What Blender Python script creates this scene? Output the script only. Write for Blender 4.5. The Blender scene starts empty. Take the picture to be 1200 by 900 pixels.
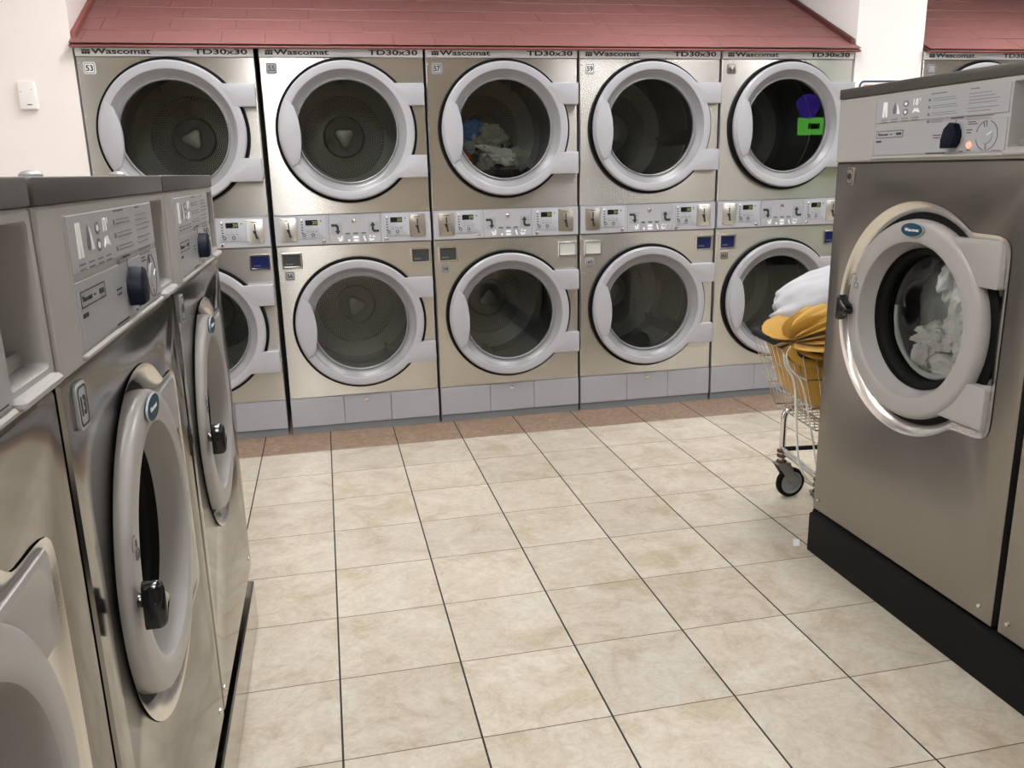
import bpy, bmesh, math, random
from math import sin, cos, pi, radians, sqrt
from mathutils import Vector, Matrix, noise
C = bpy.context.scene.collection
random.seed(4)

# ------------------------------------------------------------------ materials
def new_mat(name):
    m = bpy.data.materials.new(name); m.use_nodes = True
    nt = m.node_tree; b = nt.nodes['Principled BSDF']
    return m, nt, b
def mat(name, col, rough=.5, metal=0., spec=.5, noise_amt=0., nscale=30., coat=0., sheen=0.):
    m, nt, b = new_mat(name)
    b.inputs['Base Color'].default_value = (*col, 1); b.inputs['Roughness'].default_value = rough
    b.inputs['Metallic'].default_value = metal; b.inputs['Specular IOR Level'].default_value = spec
    b.inputs['Coat Weight'].default_value = coat; b.inputs['Sheen Weight'].default_value = sheen
    n = nt.nodes.new('ShaderNodeTexNoise'); n.inputs['Scale'].default_value = nscale; n.inputs['Detail'].default_value = 4
    tc = nt.nodes.new('ShaderNodeTexCoord'); nt.links.new(tc.outputs['Object'], n.inputs['Vector'])
    if noise_amt:
        mx = nt.nodes.new('ShaderNodeMix'); mx.data_type = 'RGBA'
        mx.inputs['A'].default_value = (*[c*(1-noise_amt) for c in col], 1); mx.inputs['B'].default_value = (*[min(1, c*(1+noise_amt)) for c in col], 1)
        nt.links.new(n.outputs['Fac'], mx.inputs['Factor']); nt.links.new(mx.outputs['Result'], b.inputs['Base Color'])
    mr = nt.nodes.new('ShaderNodeMapRange'); mr.inputs['To Min'].default_value = rough*.96; mr.inputs['To Max'].default_value = min(1, rough*1.04)
    nt.links.new(n.outputs['Fac'], mr.inputs['Value']); nt.links.new(mr.outputs['Result'], b.inputs['Roughness'])
    return m
def steel(name, col, rough, brush=.25, stretch=(1.5, 1.5, 500), smudge=.1, aniso=0., wave=.35):
    m, nt, b = new_mat(name)
    b.inputs['Metallic'].default_value = 1.
    tc = nt.nodes.new('ShaderNodeTexCoord')
    mp = nt.nodes.new('ShaderNodeMapping'); mp.inputs['Scale'].default_value = stretch
    n = nt.nodes.new('ShaderNodeTexNoise'); n.inputs['Scale'].default_value = 1.; n.inputs['Detail'].default_value = 3
    nt.links.new(tc.outputs['Object'], mp.inputs['Vector']); nt.links.new(mp.outputs['Vector'], n.inputs['Vector'])
    bp = nt.nodes.new('ShaderNodeBump'); bp.inputs['Strength'].default_value = brush; bp.inputs['Distance'].default_value = .0006
    nt.links.new(n.outputs['Fac'], bp.inputs['Height'])
    if aniso:
        b.inputs['Anisotropic'].default_value = aniso
        vt = nt.nodes.new('ShaderNodeVectorTransform'); vt.vector_type = 'VECTOR'; vt.convert_from = 'OBJECT'; vt.convert_to = 'WORLD'; vt.inputs[0].default_value = (0, 0, 1)
        nt.links.new(vt.outputs[0], b.inputs['Tangent'])
    # slow waviness of thin sheet metal
    n3 = nt.nodes.new('ShaderNodeTexNoise'); n3.inputs['Scale'].default_value = 2.2; n3.inputs['Detail'].default_value = 1
    bp2 = nt.nodes.new('ShaderNodeBump'); bp2.inputs['Strength'].default_value = wave; bp2.inputs['Distance'].default_value = .012
    nt.links.new(tc.outputs['Object'], n3.inputs['Vector']); nt.links.new(n3.outputs['Fac'], bp2.inputs['Height'])
    nt.links.new(bp2.outputs['Normal'], bp.inputs['Normal']); nt.links.new(bp.outputs['Normal'], b.inputs['Normal'])
    n2 = nt.nodes.new('ShaderNodeTexNoise'); n2.inputs['Scale'].default_value = 4; n2.inputs['Detail'].default_value = 1
    nt.links.new(tc.outputs['Object'], n2.inputs['Vector'])
    mr = nt.nodes.new('ShaderNodeMapRange');     mr.inputs['To Min'].default_value = rough*(1-smudge*2); mr.inputs['To Max'].default_value = rough*(1+smudge*2)
    nt.links.new(n2.outputs['Fac'], mr.inputs['Value']); nt.links.new(mr.outputs['Result'], b.inputs['Roughness'])
    mx = nt.nodes.new('ShaderNodeMix'); mx.data_type = 'RGBA'
    mx.inputs['A'].default_value = (*[c*(1-smudge*.5) for c in col], 1); mx.inputs['B'].default_value = (*col, 1)
    nt.links.new(n2.outputs['Fac'], mx.inputs['Factor']); nt.links.new(mx.outputs['Result'], b.inputs['Base Color'])
    return m
def glass(name, tint, fres=1.5, rough=.0, gl=1.):
    m = bpy.data.materials.new(name); m.use_nodes = True; nt = m.node_tree; nt.nodes.clear()
    o = nt.nodes.new('ShaderNodeOutputMaterial'); t = nt.nodes.new('ShaderNodeBsdfTransparent'); g = nt.nodes.new('ShaderNodeBsdfGlossy')
    t.inputs['Color'].default_value = (*tint, 1); g.inputs['Roughness'].default_value = rough; g.inputs['Color'].default_value = (gl, gl, gl, 1)
    f = nt.nodes.new('ShaderNodeFresnel'); f.inputs['IOR'].default_value = fres
    mx = nt.nodes.new('ShaderNodeMixShader')
    nt.links.new(f.outputs[0], mx.inputs[0]); nt.links.new(t.outputs[0], mx.inputs[1]); nt.links.new(g.outputs[0], mx.inputs[2]); nt.links.new(mx.outputs[0], o.inputs[0])
    return m
def emit(name, col, st):
    m, nt, b = new_mat(name); b.inputs['Base Color'].default_value = (*col, 1)
    b.inputs['Emission Color'].default_value = (*col, 1); b.inputs['Emission Strength'].default_value = st
    return m
def M(nt, op, a, b=None, c=None):
    n = nt.nodes.new('ShaderNodeMath'); n.operation = op
    for i, v in enumerate((a, b, c)):
        if v is None: continue
        if isinstance(v, (int, float)): n.inputs[i].default_value = v
        else: nt.links.new(v, n.inputs[i])
    return n.outputs[0]
def mixc(nt, f, a, b, mode='MIX'):
    n = nt.nodes.new('ShaderNodeMix'); n.data_type = 'RGBA'; n.blend_type = mode
    for k, v in (('Factor', f), ('A', a), ('B', b)):
        if isinstance(v, (int, float)): n.inputs[k].default_value = v
        elif isinstance(v, tuple): n.inputs[k].default_value = (*v, 1)
        else: nt.links.new(v, n.inputs[k])
    return n.outputs['Result']

TS, TU, TV = .3357, -.1357, -.3204
def floor_mat():
    m, nt, b = new_mat('floor_tiles'); L = nt.links
    tc = nt.nodes.new('ShaderNodeTexCoord'); sp = nt.nodes.new('ShaderNodeSeparateXYZ'); L.new(tc.outputs['Object'], sp.inputs[0])
    x = M(nt, 'DIVIDE', M(nt, 'SUBTRACT', sp.outputs[0], TU), TS); y = M(nt, 'DIVIDE', M(nt, 'SUBTRACT', sp.outputs[1], TV), TS)
    ix = M(nt, 'FLOOR', x); iy = M(nt, 'FLOOR', y); fx = M(nt, 'SUBTRACT', x, ix); fy = M(nt, 'SUBTRACT', y, iy)
    dx = M(nt, 'MINIMUM', fx, M(nt, 'SUBTRACT', 1., fx)); dy = M(nt, 'MINIMUM', fy, M(nt, 'SUBTRACT', 1., fy))
    gx = M(nt, 'LESS_THAN', dx, .0078); gy = M(nt, 'LESS_THAN', dy, .0050)
    # the cross joint under the brown border is nearly closed
    nb = M(nt, 'LESS_THAN', M(nt, 'ABSOLUTE', M(nt, 'SUBTRACT', y, 0.)), .1); gy = M(nt, 'MULTIPLY', gy, M(nt, 'SUBTRACT', 1., nb))
    cb = nt.nodes.new('ShaderNodeCombineXYZ'); L.new(ix, cb.inputs[0]); L.new(iy, cb.inputs[1])
    wn = nt.nodes.new('ShaderNodeTexWhiteNoise'); L.new(cb.outputs[0], wn.inputs['Vector'])
    off = nt.nodes.new('ShaderNodeVectorMath'); off.operation = 'MULTIPLY_ADD'; L.new(wn.outputs['Color'], off.inputs[0])
    off.inputs[1].default_value = (9, 9, 9); L.new(tc.outputs['Object'], off.inputs[2])
    n1 = nt.nodes.new('ShaderNodeTexNoise'); n1.inputs['Scale'].default_value = 5.5; n1.inputs['Detail'].default_value = 9; n1.inputs['Roughness'].default_value = .66; n1.inputs['Distortion'].default_value = .7
    L.new(off.outputs[0], n1.inputs['Vector'])
    n2 = nt.nodes.new('ShaderNodeTexNoise'); n2.inputs['Scale'].default_value = 26; n2.inputs['Detail'].default_value = 7; n2.inputs['Roughness'].default_value = .7; n2.inputs['Distortion'].default_value = 1.5
    L.new(off.outputs[0], n2.inputs['Vector'])
    r1 = nt.nodes.new('ShaderNodeValToRGB'); L.new(n1.outputs['Fac'], r1.inputs[0])
    e = r1.color_ramp.elements; e[0].position = .33; e[0].color = (.43, .365, .27, 1); e[1].position = .66; e[1].color = (.60, .567, .497, 1)
    q = r1.color_ramp.elements.new(.48); q.color = (.535, .487, .405, 1)
    r2 = nt.nodes.new('ShaderNodeValToRGB'); L.new(n2.outputs['Fac'], r2.inputs[0])
    e = r2.color_ramp.elements; e[0].position = .34; e[0].color = (.80, .76, .70, 1); e[1].position = .60; e[1].color = (1.04, 1.03, 1.02, 1)
    col = mixc(nt, .75, r1.outputs[0], r2.outputs[0], 'MULTIPLY')
    var = M(nt, 'MULTIPLY_ADD', wn.outputs['Value'], .14, .92)
    cv = nt.nodes.new('ShaderNodeCombineColor'); [L.new(var, cv.inputs[i]) for i in range(3)]
    col = mixc(nt, 1., col, cv.outputs[0], 'MULTIPLY')
    isb = M(nt, 'GREATER_THAN', sp.outputs[1], TV)
    bcol = nt.nodes.new('ShaderNodeValToRGB'); L.new(n2.outputs['Fac'], bcol.inputs[0])
    e = bcol.color_ramp.elements; e[0].position = .35; e[0].color = (.15, .092, .058, 1); e[1].position = .68; e[1].color = (.38, .275, .195, 1)
    col = mixc(nt, isb, col, bcol.outputs[0])
    g = M(nt, 'MAXIMUM', gx, gy)
    gcol = mixc(nt, gx, (.13, .095, .06), (.015, .013, .012))
    col = mixc(nt, g, col, gcol); L.new(col, b.inputs['Base Color'])
    rg = M(nt, 'MULTIPLY_ADD', n2.outputs['Fac'], .25, .26); rg = M(nt, 'MAXIMUM', rg, M(nt, 'MULTIPLY', g, .8)); L.new(rg, b.inputs['Roughness'])
    h = M(nt, 'SUBTRACT', M(nt, 'MULTIPLY', n2.outputs['Fac'], .15), g)
    bp = nt.nodes.new('ShaderNodeBump'); bp.inputs['Strength'].default_value = .35; bp.inputs['Distance'].default_value = .003
    L.new(h, bp.inputs['Height']); L.new(bp.outputs[0], b.inputs['Normal'])
    return m

def perforated(name, cx, cz, r0, r1, base, hole=(.004, .004, .004)):
    """sheet steel pierced by rings of small round holes about an axis along local Y"""
    m, nt, b = new_mat(name); L = nt.links
    tc = nt.nodes.new('ShaderNodeTexCoord'); sp = nt.nodes.new('ShaderNodeSeparateXYZ'); L.new(tc.outputs['Object'], sp.inputs[0])
    x = M(nt, 'SUBTRACT', sp.outputs[0], cx); z = M(nt, 'SUBTRACT', sp.outputs[2], cz)
    r = M(nt, 'SQRT', M(nt, 'ADD', M(nt, 'MULTIPLY', x, x), M(nt, 'MULTIPLY', z, z)))
    th = M(nt, 'ADD', M(nt, 'ARCTAN2', z, x), pi)
    pr = .0098; N = 88
    ri = M(nt, 'DIVIDE', r, pr); rf = M(nt, 'FLOOR', ri); fr = M(nt, 'SUBTRACT', M(nt, 'SUBTRACT', ri, rf), .5)
    tt = M(nt, 'ADD', M(nt, 'MULTIPLY', th, N/(2*pi)), M(nt, 'MULTIPLY', M(nt, 'MODULO', rf, 2.), .5))
    ft = M(nt, 'SUBTRACT', M(nt, 'FRACT', tt), .5)
    da = M(nt, 'MULTIPLY', M(nt, 'MULTIPLY', ft, r), 2*pi/N); db = M(nt, 'MULTIPLY', fr, pr)
    d = M(nt, 'SQRT', M(nt, 'ADD', M(nt, 'MULTIPLY', da, da), M(nt, 'MULTIPLY', db, db)))
    h = M(nt, 'LESS_THAN', d, .0036)
    inr = M(nt, 'MULTIPLY', M(nt, 'GREATER_THAN', r, r0), M(nt, 'LESS_THAN', r, r1)); h = M(nt, 'MULTIPLY', h, inr)
    L.new(mixc(nt, h, base, hole), b.inputs['Base Color'])
    L.new(M(nt, 'MULTIPLY', M(nt, 'SUBTRACT', 1., h), .55), b.inputs['Metallic']); b.inputs['Roughness'].default_value = .34
    return m

Mt = dict(
 floor=floor_mat(),
 wall=mat('painted_wall', (.88, .82, .80), .6, noise_amt=.015, nscale=3),
 wall_right=mat('white_column_paint', (.88, .87, .86), .6, noise_amt=.01, nscale=3),
 ceiling=mat('ceiling_paint', (.80, .79, .77), .8, noise_amt=.02),
 steel_d=steel('dryer_stainless', (.70, .68, .655), .25, 0., smudge=.05, aniso=.9, wave=.08),
 steel_w=steel('washer_stainless', (.27, .258, .24), .12, 0., smudge=.03, aniso=.3, wave=.15),
 steel_r=steel('washer_stainless_satin', (.30, .285, .265), .26, 0., smudge=.03, aniso=.5, wave=.15),
 steel_top=mat('washer_top_dull_steel', (.075, .070, .063), .38, metal=.35, noise_amt=.05),
 chrome=steel('chrome', (.80, .79, .77), .14, .03),
 bezel=steel('bezel_stainless', (.80, .78, .75), .2, .1),
 galv=mat('galvanised_side', (.30, .30, .30), .5, .6),
 lgrey=mat('light_grey_enamel', (.40, .40, .435), .32, noise_amt=.02),
 pgrey=mat('panel_grey_enamel', (.40, .41, .45), .38, noise_amt=.02),
 strip=mat('name_strip_grey', (.86, .86, .90), .4), groove=mat('satin_silver_plastic', (.25, .25, .265), .35, metal=.1),
 doorw=mat('washer_door_grey', (.33, .318, .31), .30, noise_amt=.015, nscale=3),
 panw=mat('washer_panel_grey', (.36, .35, .34), .36, noise_amt=.03),
 insw=mat('washer_inset_grey', (.345, .35, .365), .3),
 soap=mat('soap_box_grey', (.24, .235, .23), .35),
 recess=mat('recess_grey_plastic', (.20, .20, .20), .35, noise_amt=.05),
 black=mat('black_rubber', (.005, .005, .005), .6, spec=.12),
 gloss=mat('glossy_black_plastic', (.006, .006, .007), .08),
 navy=mat('dark_blue_knob', (.004, .006, .014), .4, spec=.12),
 ink=mat('black_ink', (.02, .02, .022), .6),
 inkblue=mat('dark_blue_ink', (.03, .04, .12), .6),
 inkgrey=mat('grey_ink', (.13, .13, .14), .6),
 white=mat('white_print', (.85, .86, .87), .5),
 greyst=mat('grey_sticker', (.33, .34, .36), .5),
 kick=mat('kick_panel_grey', (.385, .395, .43), .42, noise_amt=.02),
 base=mat('base_strip_grey', (.20, .215, .24), .5, noise_amt=.05),
 coin_l=steel('coin_plate_bright', (.86, .84, .80), .3, .1), coin_d=steel('coin_plate_dull', (.50, .47, .42), .32, .1),
 dark=mat('dark_window', (.05, .052, .055), .15), blue=mat('blue_window', (.012, .018, .075), .12), wht=mat('clear_window_backing', (.52, .52, .50), .3),
 display=mat('display_black', (.01, .012, .01), .15), digit=emit('display_digits', (.30, .36, .14), .12),
 drumin=mat('drum_steel', (.27, .275, .27), .4, metal=.5), drumhoop=steel('drum_hoop', (.5, .5, .49), .3, .05),
 hub=mat('drum_hub_steel', (.66, .66, .65), .35, metal=.5),
 dglass=glass('dryer_door_glass', (.76, .78, .765), 1.45), wglass=glass('washer_door_glass', (.92, .94, .94), 1.5), smoke=glass('smoked_glass', (.10, .10, .10), 1.5),
 plinthb=mat('black_plinth_paint', (.005, .005, .005), .7, spec=.2, noise_amt=.3), plinths=steel('plinth_stainless', (.55, .52, .48), .16, .1),
 shingle=None,
 redtrim=mat('red_brown_trim', (.24, .075, .065), .5, noise_amt=.08), darkred=mat('dark_red_edge', (.10, .028, .025), .6),
 yellow=mat('mustard_cloth', (.45, .25, .03), .75, noise_amt=.07, nscale=60, sheen=.2), cord=mat('white_cord', (.75, .73, .68), .8),
 bagw=mat('grey_white_cloth', (.42, .425, .455), .85, noise_amt=.04, nscale=20, sheen=.2),
 rubber_g=mat('wheel_hub_grey', (.27, .28, .30), .4), rust=mat('rusty_fitting', (.07, .035, .025), .7, noise_amt=.3, nscale=80),
 bumper=mat('grey_black_bumper', (.012, .013, .015), .6, spec=.2),
 plas=mat('white_plastic', (.86, .84, .83), .4), red=mat('red_sign_paint', (.62, .07, .05), .4), logo=mat('logo_blue', (.012, .050, .085), .5, spec=.2),
 lamp_red=emit('red_indicator', (1., .12, .08), 2.2),
)
def shingle_mat():
    m, nt, b = new_mat('red_shingle'); L = nt.links
    tc = nt.nodes.new('ShaderNodeTexCoord')
    n = nt.nodes.new('ShaderNodeTexNoise'); n.inputs['Scale'].default_value = 120; n.inputs['Detail'].default_value = 3; L.new(tc.outputs['Object'], n.inputs['Vector'])
    n2 = nt.nodes.new('ShaderNodeTexNoise'); n2.inputs['Scale'].default_value = 3; L.new(tc.outputs['Object'], n2.inputs['Vector'])
    c = mixc(nt, n.outputs['Fac'], (.19, .073, .069), (.29, .128, .12)); c = mixc(nt, M(nt, 'MULTIPLY', n2.outputs['Fac'], .5), c, (.26, .11, .104))
    L.new(c, b.inputs['Base Color']); b.inputs['Roughness'].default_value = .55
    bp = nt.nodes.new('ShaderNodeBump'); bp.inputs['Strength'].default_value = .3; bp.inputs['Distance'].default_value = .001; L.new(n.outputs['Fac'], bp.inputs['Height']); L.new(bp.outputs[0], b.inputs['Normal'])
    return m
Mt['shingle'] = shingle_mat()
Mt['perfU'] = perforated('perforated_drum_back', 0, 0, .112, .225, (.72, .72, .70))

# ------------------------------------------------------------------ mesh helpers
class MB:
    def __init__(s): s.bm = bmesh.new()
    def merge(s, o):
        me = bpy.data.meshes.new('t'); o.to_mesh(me); o.free(); s.bm.from_mesh(me); bpy.data.meshes.remove(me); return s
    def box(s, x0, x1, y0, y1, z0, z1, bev=0., seg=1, rot=None):
        b = bmesh.new(); bmesh.ops.create_cube(b, size=1)
        bmesh.ops.scale(b, vec=(x1-x0, y1-y0, z1-z0), verts=b.verts)
        if bev: bmesh.ops.bevel(b, geom=b.edges[:], offset=bev, segments=seg, affect='EDGES', profile=.5)
        if rot is not None: bmesh.ops.rotate(b, verts=b.verts, matrix=rot)
        bmesh.ops.translate(b, vec=((x0+x1)/2, (y0+y1)/2, (z0+z1)/2), verts=b.verts)
        return s.merge(b)
    def lathe(s, prof, cx=0, cz=0, n=64, closed=False, mtx=None):
        """profile of (r, y) turned about an axis along Y through (cx, cz)"""
        b = bmesh.new(); rings = []
        for r, y in prof:
            if r < 1e-6: rings.append([b.verts.new((cx, y, cz))])
            else: rings.append([b.verts.new((cx+r*cos(2*pi*i/n), y, cz+r*sin(2*pi*i/n))) for i in range(n)])
        pairs = list(zip(rings[:-1], rings[1:])) + ([(rings[-1], rings[0])] if closed else [])
        for a, c in pairs:
            for i in range(n):
                j = (i+1) % n
                if len(a) == 1 and len(c) == 1: continue
                if len(a) == 1: b.faces.new((a[0], c[j], c[i]))
                elif len(c) == 1: b.faces.new((a[i], a[j], c[0]))
                else: b.faces.new((a[i], a[j], c[j], c[i]))
        bmesh.ops.recalc_face_normals(b, faces=b.faces)
        if mtx is not None: bmesh.ops.transform(b, matrix=mtx, verts=b.verts)
        return s.merge(b)
    def prism(s, pts, y0, y1, bev=0., seg=2):
        """polygon in XZ extruded along Y"""
        b = bmesh.new(); a = [b.verts.new((x, y0, z)) for x, z in pts]; c = [b.verts.new((x, y1, z)) for x, z in pts]
        n = len(pts); f = b.faces.new(a); b.faces.new(c[::-1])
        for i in range(n): b.faces.new((a[i], c[i], c[(i+1) % n], a[(i+1) % n]))
        bmesh.ops.recalc_face_normals(b, faces=b.faces)
        if bev:
            ed = [e for e in f.edges]
            bmesh.ops.bevel(b, geom=ed, offset=bev, segments=seg, affect='EDGES', profile=.5)
        return s.merge(b)
    def tube(s, pts, r, n=8, closed=False, cap=True):
        pts = [Vector(p) for p in pts]; b = bmesh.new(); rings = []; k = len(pts); up = None
        for i, p in enumerate(pts):
            if closed: t = pts[(i+1) % k]-pts[i-1]
            else: t = pts[min(i+1, k-1)]-pts[max(i-1, 0)]
            t.normalize()
            if up is None: up = Vector((0, 0, 1)) if abs(t.z) < .9 else Vector((1, 0, 0))
            u = up - t*up.dot(t); u.normalize(); up = u; v = t.cross(u)
            rr = r[i] if isinstance(r, (list, tuple)) else r
            rings.append([b.verts.new(p+u*rr*cos(2*pi*j/n)+v*rr*sin(2*pi*j/n)) for j in range(n)])
        for i in range(k if closed else k-1):
            A, B = rings[i], rings[(i+1) % k]
            for j in range(n): b.faces.new((A[j], A[(j+1) % n], B[(j+1) % n], B[j]))
        if cap and not closed: b.faces.new(rings[0][::-1]); b.faces.new(rings[-1])
        bmesh.ops.recalc_face_normals(b, faces=b.faces)
        return s.merge(b)
    def quad(s, a, b_, c, d):
        vs = [s.bm.verts.new(p) for p in (a, b_, c, d)]; s.bm.faces.new(vs); return s
    def holed(s, outer, hole, steps, y=0., depth=.02, round_=.003):
        """flat sheet in the XZ plane at y: outer polygon with a hole; steps = further hole loops [(pts, y)...] leading inwards"""
        b = bmesh.new()
        cx = sum(p[0] for p in outer)/len(outer); cz = sum(p[1] for p in outer)/len(outer)
        xs = [p[0] for p in outer]; zs = [p[1] for p in outer]
        def ins(p, d): return (min(max(p[0], min(xs)+d), max(xs)-d), min(max(p[1], min(zs)+d), max(zs)-d))
        o = [b.verts.new((*(lambda q: (q[0], y, q[1]))(ins(p, round_)),)) for p in outer]
        h = [b.verts.new((x, y, z)) for x, z in hole]
        eo = [b.edges.new((o[i], o[(i+1) % len(o)])) for i in range(len(o))]; eh = [b.edges.new((h[i], h[(i+1) % len(h)])) for i in range(len(h))]
        bmesh.ops.triangle_fill(b, edges=eo+eh, use_beauty=True, normal=(0, -1, 0))
        bmesh.ops.recalc_face_normals(b, faces=b.faces)
        if b.faces and sum(f.normal.y*f.calc_area() for f in b.faces) > 0: bmesh.ops.reverse_faces(b, faces=b.faces)
        prev = h
        for pts, yy in steps:
            cur = [b.verts.new((x, yy, z)) for x, z in pts]
            for i in range(len(cur)):
                j = (i+1) % len(cur); b.faces.new((prev[i], prev[j], cur[j], cur[i]))
            prev = cur
        prev = o
        for dd, yy in ((0, y+round_), (0, y+depth)):
            cur = [b.verts.new((*(lambda q: (q[0], yy, q[1]))(ins(p, dd)),)) for p in outer]
            for i in range(len(cur)):
                j = (i+1) % len(cur); b.faces.new((prev[j], prev[i], cur[i], cur[j]))
            prev = cur
        bmesh.ops.recalc_face_normals(b, faces=b.faces)
        return s.merge(b)
    def mesh(s, name, m, ang=35):
        me = bpy.data.meshes.new(name); s.bm.to_mesh(me); s.bm.free()
        for mm in (m if isinstance(m, list) else [m]): me.materials.append(mm)
        me.polygons.foreach_set('use_smooth', [True]*len(me.polygons)); me.set_sharp_from_angle(angle=radians(ang)); me.update()
        return me
    def build(s, name, m, parent=None, loc=None, ang=35):
        return add(name, s.mesh(name, m, ang), parent, loc)
def add(name, me, parent=None, loc=None):
    o = bpy.data.objects.new(name, me); C.objects.link(o)
    if parent is not None: o.parent = parent
    if loc is not None: o.location = loc
    return o
cache = {}
def part(key, name, m, parent, fn, loc=None, ang=35):
    """a part whose mesh is shared by every thing of the same make"""
    k = (key, m.name if not isinstance(m, list) else m[0].name)
    if k not in cache:
        b = MB(); fn(b); cache[k] = b.mesh(name, m, ang)
    return add(name, cache[k], parent, loc)
def empty(name, loc, label, cat, group=None, rz=0):
    o = bpy.data.objects.new(name, None); C.objects.link(o); o.location = loc; o.rotation_euler = (0, 0, rz); o.empty_display_size = .1
    return tag(o, label, cat, group)
def tag(o, label, cat, group=None, kind=None):
    if label: o['label'] = label
    if cat: o['category'] = cat
    if group: o['group'] = group
    if kind: o['kind'] = kind
    return o
def struct(o): o['kind'] = 'structure'; return o
def text_mesh(txt, x0, x1, z0, z1, y, key=None, bold=.0, th=.0006):
    """flat lettering in the XZ plane filling the box exactly"""
    cu = bpy.data.curves.new('lettering', 'FONT'); cu.body = txt; cu.size = 1; cu.offset = bold; cu.resolution_u = 3
    ob = bpy.data.objects.new('lettering', cu); C.objects.link(ob); dg = bpy.context.evaluated_depsgraph_get(); dg.update()
    me = bpy.data.meshes.new_from_object(ob.evaluated_get(dg)); bpy.data.objects.remove(ob); bpy.data.curves.remove(cu)
    b = bmesh.new(); b.from_mesh(me); bpy.data.meshes.remove(me)
    xs = [v.co.x for v in b.verts]; ys = [v.co.y for v in b.verts]; a, c, d, e = min(xs), max(xs), min(ys), max(ys)
    for v in b.verts: v.co = Vector((x0+(v.co.x-a)/(c-a)*(x1-x0), y, z0+(v.co.y-d)/(e-d)*(z1-z0)))
    r = bmesh.ops.extrude_face_region(b, geom=b.faces[:])
    bmesh.ops.translate(b, vec=(0, th, 0), verts=[g for g in r['geom'] if isinstance(g, bmesh.types.BMVert)])
    bmesh.ops.recalc_face_normals(b, faces=b.faces)
    return b
def lettering(name, txt, x0, x1, z0, z1, y, m, parent, bold=0.):
    b = MB(); b.merge(text_mesh(txt, x0, x1, z0, z1, y, bold=bold)); return b.build(name, m, parent)
def arc(r, a0, a1, n, cx=0, cz=0): return [(cx+r*cos(a0+(a1-a0)*i/n), cz+r*sin(a0+(a1-a0)*i/n)) for i in range(n+1)]
def circ(r, n, cx=0, cz=0): return [(cx+r*cos(2*pi*i/n), cz+r*sin(2*pi*i/n)) for i in range(n)]
def rrect(x0, x1, z0, z1, r, n=4):
    p = []
    for cx, cz, a in ((x1-r, z1-r, 0), (x0+r, z1-r, pi/2), (x0+r, z0+r, pi), (x1-r, z0+r, 3*pi/2)): p += arc(r, a, a+pi/2, n, cx, cz)
    return p

# ------------------------------------------------------------------ stacked dryers
DW, ZU, ZL = .79, 1.549, .587
def dryer_door(root, zc, which):
    cx = .395
    def ring(b):
        b.lathe([(.318, -.006), (.329, -.010), (.3315, -.034), (.330, -.042), (.324, -.0475), (.297, -.0485), (.2915, -.0465), (.290, -.042), (.290, -.0), (.318, .002)], cx, 0, 96, closed=True)
        for sg in (1, -1):
            za, zb_ = (.120, .225) if sg > 0 else (.118, .228)
            t0, t1 = math.asin(za/.305), math.asin(zb_/.305)
            pts = arc(.305, t0, t1, 8) + [(.386, zb_), (.386, za)]
            b.prism([(cx+x, sg*z) for x, z in pts], -.0482, -.004, .004)
            b.box(cx+.380, cx+.390, -.030, -.004, sg*(zb_-.03)-.012, sg*(zb_-.03)+.012, .002)      # hinge lug
    d = part('ddoor', 'door', Mt['lgrey'], root, ring, (0, 0, zc))
    part('dgroove', 'inner_bezel', Mt['groove'], d, lambda b: b.lathe([(.2905, -.040), (.284, -.037), (.272, -.020), (.262, -.013), (.2535, -.012), (.2515, -.0165), (.2485, -.0185), (.2455, -.0165), (.2440, -.010), (.2440, .004), (.262, .006), (.2905, .000)], cx, 0, 96, closed=True))
    part('dgasket', 'gasket', Mt['black'], d, lambda b: b.lathe([(.320, -.001), (.345, -.001), (.3465, -.012), (.344, -.019), (.320, -.020)], cx, 0, 96, closed=True))
    part('dglass', 'glass', Mt['dglass'], d, lambda b: b.lathe([(0, -.004), (.246, -.004), (.246, .000), (0, .000)], cx, 0, 96))
    def hnd(b):
        a1 = math.atan2(.150, -.285); a0 = math.atan2(-.160, -.275)+2*pi
        pts = arc(.322, a1, a0, 18)
        c0 = Vector((-.247, -.147)); c1 = Vector((-.252, .122))
        for i in range(13):
            t = i/12; p = c0.lerp(c1, t); bul = .024*4*t*(1-t); pts.append((p.x+bul, p.y))
        b.prism([(cx+x, z) for x, z in pts], -.056, -.030, .004)
    part('dhandle', 'handle', Mt['lgrey'], d, hnd)
    return d
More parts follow.
